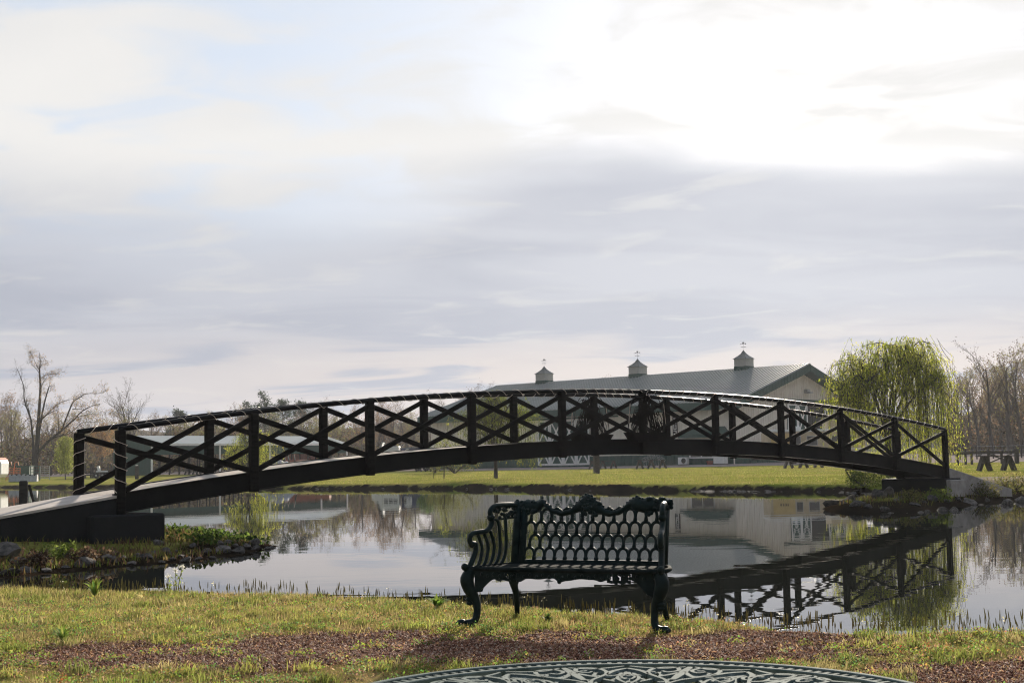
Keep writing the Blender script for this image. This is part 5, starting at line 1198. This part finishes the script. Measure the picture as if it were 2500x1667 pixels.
for px, py, w in ((2074, 1229, 29), (2092, 1238, 32), (2111, 1224, 27), (2187, 1235, 17), (2202, 1231, 17), (2211, 1243, 13), (2234, 1237, 21), (2255, 1232, 14), (2277, 1229, 22), (2299, 1237, 26), (2327, 1237, 22), (2304, 1206, 22), (2225, 1212, 18), (2247, 1211, 18), (2349, 1188, 13), (2463, 1203, 24), (2474, 1194, 20), (2458, 1222, 24), (2489, 1217, 26), (2120, 1240, 18), (2135, 1222, 20), (2190, 1220, 18), (2160, 1241, 20), (2175, 1243, 16), (2060, 1234, 20), (2262, 1240, 14), (2245, 1242, 14), (2310, 1228, 15), (2340, 1225, 14), (2128, 1212, 18), (2100, 1218, 18), (2205, 1222, 15), (2290, 1220, 14), (2395, 1224, 14), (2410, 1220, 12), (2432, 1212, 16), (2440, 1226, 14), (2475, 1222, 16)): rock(px, py, w, RB_ + (', left part' if px < 2180 else ', middle part' if px < 2335 else ', right of the concrete block'), G2, .08, rk.uniform(.5, .85))
def edge_pts(i0, i1, n, rr, j=.25):
    P = POND[i0:i1+1]; L_ = np.hypot(*np.diff(P, axis=0).T); c = np.r_[0, np.cumsum(L_)]; out = []
    for k in range(n): s_ = rr.uniform(0, c[-1]); out.append((np.interp(s_, c, P[:, 0])+rr.gauss(0, j), np.interp(s_, c, P[:, 1])+rr.gauss(0, j)))
    return out
for x, y in edge_pts(27, 31, 75, rk, .28):
    s_ = rk.uniform(.12, .5); tag(obj('rock', rk.choice(RK), None, (x, y, max(0, gz(x, y))*.5), (0, 0, rk.uniform(0, 6)), (s_*1.2, s_*.8, s_*.30)), 'low grey stone along the far shore ' + ('below the bright green shrub' if y < 50.5 else 'below the half-hidden timber table' if y < 54.5 else 'below the barn corner'), 'rock', G3)
for x, y in edge_pts(32, 36, 22, rk, .2):
    s_ = rk.uniform(.12, .35); tag(obj('rock', rk.choice(RK), None, (x, y, .02), (0, 0, rk.uniform(0, 6)), (s_, s_*.8, s_*.4)), 'tiny pale stone at the foot of the far earth bank', 'rock', G3)

# ================================================================== GROUND COVER
def blades(name, P, h, w, lean, cols, seed, segs=1):
    g = np.random.default_rng(seed); n = len(P); a = g.uniform(0, 2*np.pi, n); la = g.uniform(0, 2*np.pi, n); ln = np.abs(g.normal(0, 1, n))*lean
    u = np.c_[np.cos(a), np.sin(a), np.zeros(n)]*np.asarray(w).reshape(-1, 1)*.5; tip = P + np.c_[np.cos(la)*ln*h, np.sin(la)*ln*h, h]
    if segs == 1:
        V = np.stack([P-u, P+u, tip], 1).reshape(-1, 3); T = np.arange(n*3).reshape(-1, 3); k = 3
    else:
        md = P + np.c_[np.cos(la)*ln*h*.28, np.sin(la)*ln*h*.28, h*.6]
        V = np.stack([P-u, P+u, md-u*.8, md+u*.8, tip], 1).reshape(-1, 3); i = np.arange(n)*5; T = np.concatenate([np.c_[i, i+1, i+3], np.c_[i, i+3, i+2], np.c_[i+2, i+3, i+4]]); k = 5
    return obj(name, np_mesh(name, V, T, M['grassc'], np.repeat(cols, k, 0)))
g = np.random.default_rng(5)
# near bank: points in the wedge the camera sees, denser towards the water
def scatter(n, Ya, Yb, seed, k=.385):
    q = np.random.default_rng(seed); Y = np.sqrt(q.uniform(Ya**2, Yb**2, n)); X = q.uniform(-k, k, n)*Y; d = sdf(X, Y); return X, Y, d
GC = [(.30, .275, .075), (.38, .33, .11), (.23, .24, .06), (.42, .35, .15), (.34, .255, .12), (.19, .22, .055)]
X, Y, d = scatter(420000, 6.4, 16, 31); dens = np.clip(1-1.15*gravel_mask(X, Y), .05, 1)*(.35+.65*sm(7.0, 9.6, Y+.5*vnoise(X, Y, 1.1, 2)))
clump = .5+.6*vnoise(X, Y, 5.5, 7)+.55*vnoise(X, Y, 13, 3)+.3*vnoise(X, Y, 1.6, 12); keep = (d > -.12) & (np.random.default_rng(1).random(len(X)) < dens*np.clip(clump+.12, .06, 1))
X, Y, d = X[keep], Y[keep], d[keep]; n = len(X); Z = height(X, Y)
hh = g.uniform(.010, .034, n)*(.6+.9*sm(8.6, 10.5, Y))*(1+.5*sm(1.0, .2, d))
cc = palette(n, GC, 8, .25); yel = sm(-.3, .5, vnoise(X, Y, 1.3, 5)+.3*vnoise(X, Y, 4, 1)); cc = cc*(1-.5*yel[:, None]) + np.array([(.33, .235, .125)])*.5*yel[:, None]
tag(blades('turf', np.c_[X, Y, Z-.004], hh, g.uniform(.004, .010, n), .55, cc, 9), 'short patchy yellow-green turf on the near bank', 'grass', kind='stuff')
# taller grass near the water and round the bench
X, Y, d = scatter(40000, 8.4, 15.5, 33); sel = (d > -.05) & (d < 1.3+.8*vnoise(X, Y, 1.5, 3)) & (gravel_mask(X, Y) < .35) & (np.random.default_rng(3).random(len(X)) < np.clip(.55+.6*vnoise(X, Y, 3.0, 11), .08, 1))
X, Y, d = X[sel], Y[sel], d[sel]; n = len(X); hh = g.uniform(.025, .08, n)*(.8+.45*vnoise(X, Y, 2.3, 6))
tag(blades('long_grass', np.c_[X, Y, height(X, Y)-.005], hh, g.uniform(.004, .008, n), .32, palette(n, [(.26, .27, .07), (.33, .30, .11), (.19, .22, .045), (.38, .32, .17)], 10, .2), 11, 2), 'longer grass and clover along the water of the near bank', 'grass', kind='stuff')
# tufts of coarser, greener grass
q = np.random.default_rng(71); cxs = [(x_, y_) for x_, y_ in zip(q.uniform(-4.6, 4.2, 420), np.sqrt(q.uniform(6.8**2, 13**2, 420))) if sdf(x_, y_)[0] > .12 and gravel_mask(x_, y_) < .55]
PX = np.concatenate([np.c_[q.normal(x_, .045, 70), q.normal(y_, .045, 70)] for x_, y_ in cxs]); n = len(PX); tone = np.repeat(palette(len(cxs), [(.22, .25, .06), (.30, .30, .08), (.38, .32, .14), (.19, .22, .055)], 72, .2), 70, 0)
tag(blades('grass_tufts', np.c_[PX, height(PX[:, 0], PX[:, 1])-.004], q.uniform(.02, .075, n), q.uniform(.004, .008, n), .6, tone*q.uniform(.75, 1.25, (n, 1)), 73, 2), 'scattered coarse grass tufts on the near bank', 'grass', kind='stuff')
# plantain seed stalks sticking up along the edge
X, Y, d = scatter(15000, 8.6, 15.5, 35); sel = (d > .0) & (d < .75) & (np.random.default_rng(4).random(len(X)) < np.clip(.42+.5*vnoise(X, Y, 2.0, 21), .06, .9)); X, Y = X[sel], Y[sel]; Z = height(X, Y); mb = MB(); rr = random.Random(6)
for x, y, z in zip(X, Y, Z):
    h = rr.uniform(.07, .17); lx_, ly_ = rr.gauss(0, .012), rr.gauss(0, .012); mb.tube([(x, y, z), (x+lx_, y+ly_, z+h*.62)], .0014, 3, False); mb.tube([(x+lx_, y+ly_, z+h*.6), (x+lx_*1.2, y+ly_*1.2, z+h*.8), (x+lx_*1.4, y+ly_*1.4, z+h)], [.0034, .0038, .0015], 4, False)
M['stalk'] = mat('seed_stalk', (.17, .14, .055), (.32, .28, .11), 3, .9, transl=.3, spec=.05)
tag(mb.build('seed_stalks', M['stalk']), 'upright plantain seed stalks along the water edge', 'weeds', kind='stuff')
# low broad-leaved weeds: green, olive and autumn-red rosettes
g2 = np.random.default_rng(41); C, Cc, Sz = [], [], []; rr = random.Random(41)
for k in range(1500):
    Yk = math.sqrt(rr.uniform(6.6**2, 12.5**2)); Xk = rr.uniform(-.38, .38)*Yk
    if sdf(Xk, Yk)[0] < .15: continue
    if gravel_mask(Xk, Yk) > .3 and rr.random() < .8: continue
    red = rr.random() < .02 and Yk < 9.6; base = rr.choice([(.30, .07, .03), (.30, .13, .04), (.24, .06, .035)] if red else [(.17, .21, .05), (.22, .25, .06), (.28, .29, .07), (.15, .20, .06), (.30, .25, .11)]); s_ = rr.uniform(.03, .12)*(.45 if red else 1); z = gz(Xk, Yk); m_ = int(90*s_/.1)
    for q in range(m_): a = rr.uniform(0, 6.28); r_ = s_*rr.random()**.7; C.append((Xk+r_*math.cos(a), Yk+r_*math.sin(a)*.9, z+.004+rr.random()*.05*(1-r_/s_*.6))); Cc.append(tuple(c*rr.uniform(.6, 1.4) for c in base)); Sz.append(rr.uniform(.008, .018))
tag(obj('low_weeds', leaf_mesh('low_weeds', np.array(C), np.array(Sz), np.array(Cc), .7, -.15, 5, M['leafc'])), 'low green and red-leaved weeds scattered over the near bank', 'weeds', kind='stuff')
# dry litter and white-flowered weeds by the bench
g3 = np.random.default_rng(43); n = 45000; X, Y, d = scatter(n, 6.4, 13, 44); ok = d > .1; X, Y = X[ok], Y[ok]; n = len(X)
tag(obj('dry_litter', leaf_mesh('dry_litter', np.c_[X, Y, height(X, Y)+g3.uniform(.002, .014, n)], g3.uniform(.008, .03, n), palette(n, [(.30, .19, .10), (.24, .14, .08), (.36, .26, .15), (.20, .11, .07)], 6, .3), .25, -.05, 7, M['leafc'])), 'dry brown stems and leaf litter on the near bank', 'litter', kind='stuff')
mb = MB(); rr = random.Random(45); fl = []
for k in range(330):
    Yk = rr.uniform(9.0, 13.8); Xk = rr.uniform(-.37, .37)*Yk; dd = sdf(Xk, Yk)[0]
    if not (.05 < dd < .9) or rr.random() < .25: continue
    z = gz(Xk, Yk); h = rr.uniform(.06, .14); mb.tube([(Xk, Yk, z), (Xk+rr.gauss(0, .01), Yk, z+h)], .0016, 3, False)
    for q in range(rr.randint(3, 7)): fl.append((Xk+rr.gauss(0, .014), Yk+rr.gauss(0, .014), z+h+rr.gauss(0, .010)))
tag(mb.build('weed_stems', M['stalk']), 'thin stems of small pale-flowered weeds on the near bank', 'weeds', kind='stuff')
tag(obj('pale_flowers', leaf_mesh('pale_flowers', np.array(fl), np.random.default_rng(2).uniform(.008, .015, len(fl)), palette(len(fl), [(.50, .46, .30), (.42, .38, .20), (.55, .52, .40)], 3), .8, 0, 8)), 'tiny pale flowers of the bank weeds', 'flowers', kind='stuff')
# loose gravel
nG = 42000; X, Y, d = scatter(nG*3, 6.6, 10.8, 51); gm = gravel_mask(X, Y); keep = (np.random.default_rng(6).random(len(X)) < np.clip(gm*1.1-.05, .015, 1)) & (d > .3); X, Y = X[keep], Y[keep]; n = len(X); g4 = np.random.default_rng(52)
octa = np.array([(1, 0, 0), (-1, 0, 0), (0, 1, 0), (0, -1, 0), (0, 0, 1), (0, 0, -1)], float); of = np.array([(0, 2, 4), (2, 1, 4), (1, 3, 4), (3, 0, 4), (2, 0, 5), (1, 2, 5), (3, 1, 5), (0, 3, 5)])
s_ = g4.uniform(.004, .012, (n, 1, 1))*g4.uniform(.6, 1.3, (n, 1, 3)); V = octa[None]*s_*g4.uniform(.7, 1.3, (n, 6, 3)); a = g4.uniform(0, 6.28, n); ca, sa = np.cos(a)[:, None], np.sin(a)[:, None]
V = np.stack([V[:, :, 0]*ca-V[:, :, 1]*sa, V[:, :, 0]*sa+V[:, :, 1]*ca, V[:, :, 2]*.8+V[:, :, 0]*g4.uniform(-.5, .5, (n, 1))], 2) + np.stack([X, Y, height(X, Y)+.003], 1)[:, None, :]
T = (of[None]+np.arange(n)[:, None, None]*6).reshape(-1, 3); cc = palette(n, [(.21, .095, .06), (.14, .062, .040), (.29, .145, .092), (.35, .20, .14), (.10, .048, .033), (.43, .31, .24)], 12, .25)
tag(obj('gravel', np_mesh('gravel', V.reshape(-1, 3), T, M['gravelc'], np.repeat(cc, 6, 0))), 'red-brown gravel in front of the bench', 'gravel', kind='stuff')
# grass and ivy on the left bank
def bank_grass(label, n, xa, xb, ya, yb, seed, hmax, cols, dmin=.25, lab='grass', name='bank_grass'):
    q = np.random.default_rng(seed); X, Y = q.uniform(xa, xb, n), q.uniform(ya, yb, n); d = sdf(X, Y); k = (d > dmin+.2*vnoise(X, Y, 2, 3)) & (q.random(n) < np.clip(.5+.7*vnoise(X, Y, 1.7, seed), .05, 1)); X, Y = X[k], Y[k]; n = len(X)
    return tag(blades(name, np.c_[X, Y, height(X, Y)-.01], q.uniform(.3, 1, n)*hmax, q.uniform(.008, .02, n), .4, palette(n, cols, seed, .25), seed+1, 2), label, lab, kind='stuff')
bank_grass('rough green and brown grass on the left bank below the ramp', 34000, -10, -3.6, 16, 26, 81, .13, [(.17, .18, .045), (.20, .15, .06), (.12, .15, .03), (.15, .085, .05), (.12, .07, .045)])
bank_grass('rough grass tufts on the right bank around the concrete block', 20000, 7, 17, 31, 46, 83, .16, [(.15, .17, .035), (.20, .18, .06), (.10, .13, .03), (.19, .12, .06)], .35)
bank_grass('fringe of grass hanging over the far earth bank', 30000, -30, 14, 48, 108, 85, .22, [(.15, .18, .03), (.20, .20, .05), (.22, .19, .07)], .28)
q = np.random.default_rng(87); n = 150000; Xv, Yv = q.uniform(-30, 32, n), q.uniform(46, 128, n); k = (sdf(Xv, Yv) > .5) & (sdf(Xv, Yv) < 45); Xv, Yv = Xv[k], Yv[k]; n = len(Xv); yb = (128-.92*(Xv-8)); k = ~((Xv > -6) & (Yv > yb-1)); Xv, Yv = Xv[k], Yv[k]; n = len(Xv)
tag(blades('lawn_grass', np.c_[Xv, Yv, height(Xv, Yv)-.02], q.uniform(.03, .085, n), q.uniform(.015, .04, n), .7, palette(n, [(.20, .23, .035), (.29, .27, .065), (.36, .30, .12), (.14, .17, .026)], 88, .22)*(1+.35*vnoise(Xv, Yv, .45, 3)+.25*vnoise(Xv, Yv, 1.7, 5))[:, None]*np.c_[1+.12*vnoise(Xv, Yv, .3, 9), np.ones(n), 1+.2*vnoise(Xv, Yv, .3, 9)], 88), 'sunlit grass of the far lawn', 'grass', kind='stuff')
# ivy mound on the tip of the left bank
q = np.random.default_rng(91); n = 9000; X, Y = q.uniform(-6.0, -3.7, n), q.uniform(20.6, 24.6, n); d = sdf(X, Y); k = (d > .12) & ((X-BX)*math.sin(BANG)+(Y-BY)*math.cos(BANG) > .72) & (Y > 21.2) & (q.random(n) < np.clip(.18+.75*vnoise(X, Y, 2.6, 4), .02, 1)); X, Y = X[k], Y[k]; n = len(X); Z = height(X, Y)+q.random(n)**.6*.13*(1+.4*vnoise(X, Y, 3, 2))
tag(obj('ivy', leaf_mesh('ivy', np.c_[X, Y, Z], q.uniform(.04, .08, n), palette(n, [(.05, .085, .02), (.075, .12, .025), (.11, .16, .03), (.035, .06, .016)], 92, .25), .8, 0, 93)), 'glossy green ivy mound on the tip of the left bank', 'ivy', kind='stuff')

# weeds one can pick out
def seedhead(px, py, label, hts, seed):
    p = onz(px, py, .1); rr = random.Random(seed); t = thing('flowering_weed', label, 'weed', (p.x, p.y, gz(p.x, p.y)), 0)
    mb = MB(); C = []; hd = []
    for dx_, h in hts:
        top = Vector((dx_+rr.gauss(0, .015), rr.gauss(0, .02), h)); mb.tube(catmull([(dx_*.4, 0, 0), (dx_*.8, .01, h*.5), top], 4), .0032, 4, False); hd.append(top)
        for q in range(16): f = rr.uniform(.1, .85); C.append((lerp(dx_*.4, top.x, f)+rr.gauss(0, .014), rr.gauss(0, .014), h*f))
    mb.build('stems', M['stalk'], t); n = len(C); obj('leaves', leaf_mesh('leaves', np.array(C), np.random.default_rng(seed).uniform(.03, .06, n), palette(n, [(.17, .22, .05), (.22, .26, .07)], seed), .3, -.4, seed), t)
    for h in hd: C2 = np.array([(h.x+rr.gauss(0, .011), h.y+rr.gauss(0, .011), h.z+rr.gauss(0, .011)) for _ in range(60)]); obj('seed_head', leaf_mesh('seed_head', C2, np.full(60, .014), palette(60, [(.72, .70, .62), (.62, .60, .52)], 2, .1), .5, 0, 3), t)
seedhead(430, 1448, 'tall weed with two white seed heads at the water edge', ((.03, .27), (-.005, .245), (-.10, .19)), 1)
def tuft(px, py, label, n, h, seed, cols, w=.022):
    p = onz(px, py, .1); rr = random.Random(seed); t = thing('leafy_weed', label, 'weed', (p.x, p.y, gz(p.x, p.y)), 0)
    for k in range(n):
        a = rr.uniform(0, 6.28); l_ = h*rr.uniform(.6, 1.15); sp_ = rr.uniform(.25, 1.2); mb = MB(); P = catmull([(0, 0, 0), (math.cos(a)*l_*sp_*.4, math.sin(a)*l_*sp_*.4, l_*.6), (math.cos(a)*l_*sp_, math.sin(a)*l_*sp_, l_*(1-.25*sp_))], 3); s_ = Vector((-math.sin(a), math.cos(a), 0)); vs = []
        for i, q in enumerate(P): ww = w*math.sin(math.pi*(.12+.88*i/(len(P)-1)))+.001; vs += [q-s_*ww, q+s_*ww]
        mb.add(vs, [(2*i, 2*i+1, 2*i+3, 2*i+2) for i in range(len(P)-1)]); me = mb.mesh('leaf', M['leafc']); a_ = me.color_attributes.new('col', 'FLOAT_COLOR', 'POINT'); c = [x*rr.uniform(.8, 1.2) for x in rr.choice(cols)]
        a_.data.foreach_set('color', [*c, 1]*len(me.vertices)); obj('leaf', me, t)
GRN = [(.20, .29, .05), (.26, .35, .07), (.15, .22, .04)]
tuft(232, 1458, 'bright green broad-leaved weed at the water edge left of the white seed heads', 34, .17, 2, GRN, .011); tuft(152, 1572, 'bright green spreading tuft in the dry grass at lower left', 40, .12, 3, GRN, .006); tuft(1068, 1490, 'dense green weed at the bank edge left of the bench', 44, .12, 4, GRN, .010); tuft(1338, 1520, 'dark green low weed under the middle of the bench', 22, .07, 5, [(.07, .12, .03), (.10, .15, .04)], .009)

# ================================================================== HAZE
HAZE = True
if HAZE:
    hm = bpy.data.materials.new('haze'); hm.use_nodes = True; t = hm.node_tree; t.nodes.clear()
    o_ = t.nodes.new('ShaderNodeOutputMaterial'); pv = t.nodes.new('ShaderNodeVolumePrincipled'); pv.inputs['Color'].default_value = (.82, .86, .95, 1); pv.inputs['Density'].default_value = .00015; pv.inputs['Anisotropy'].default_value = .35
    t.links.new(pv.outputs[0], o_.inputs['Volume'])
    hz = MB().b2((-2800, -320, -4), (2800, 3800, 31)).build('haze', hm); tag(hz, 'pale morning haze over the far woods and hills', 'haze', kind='stuff')
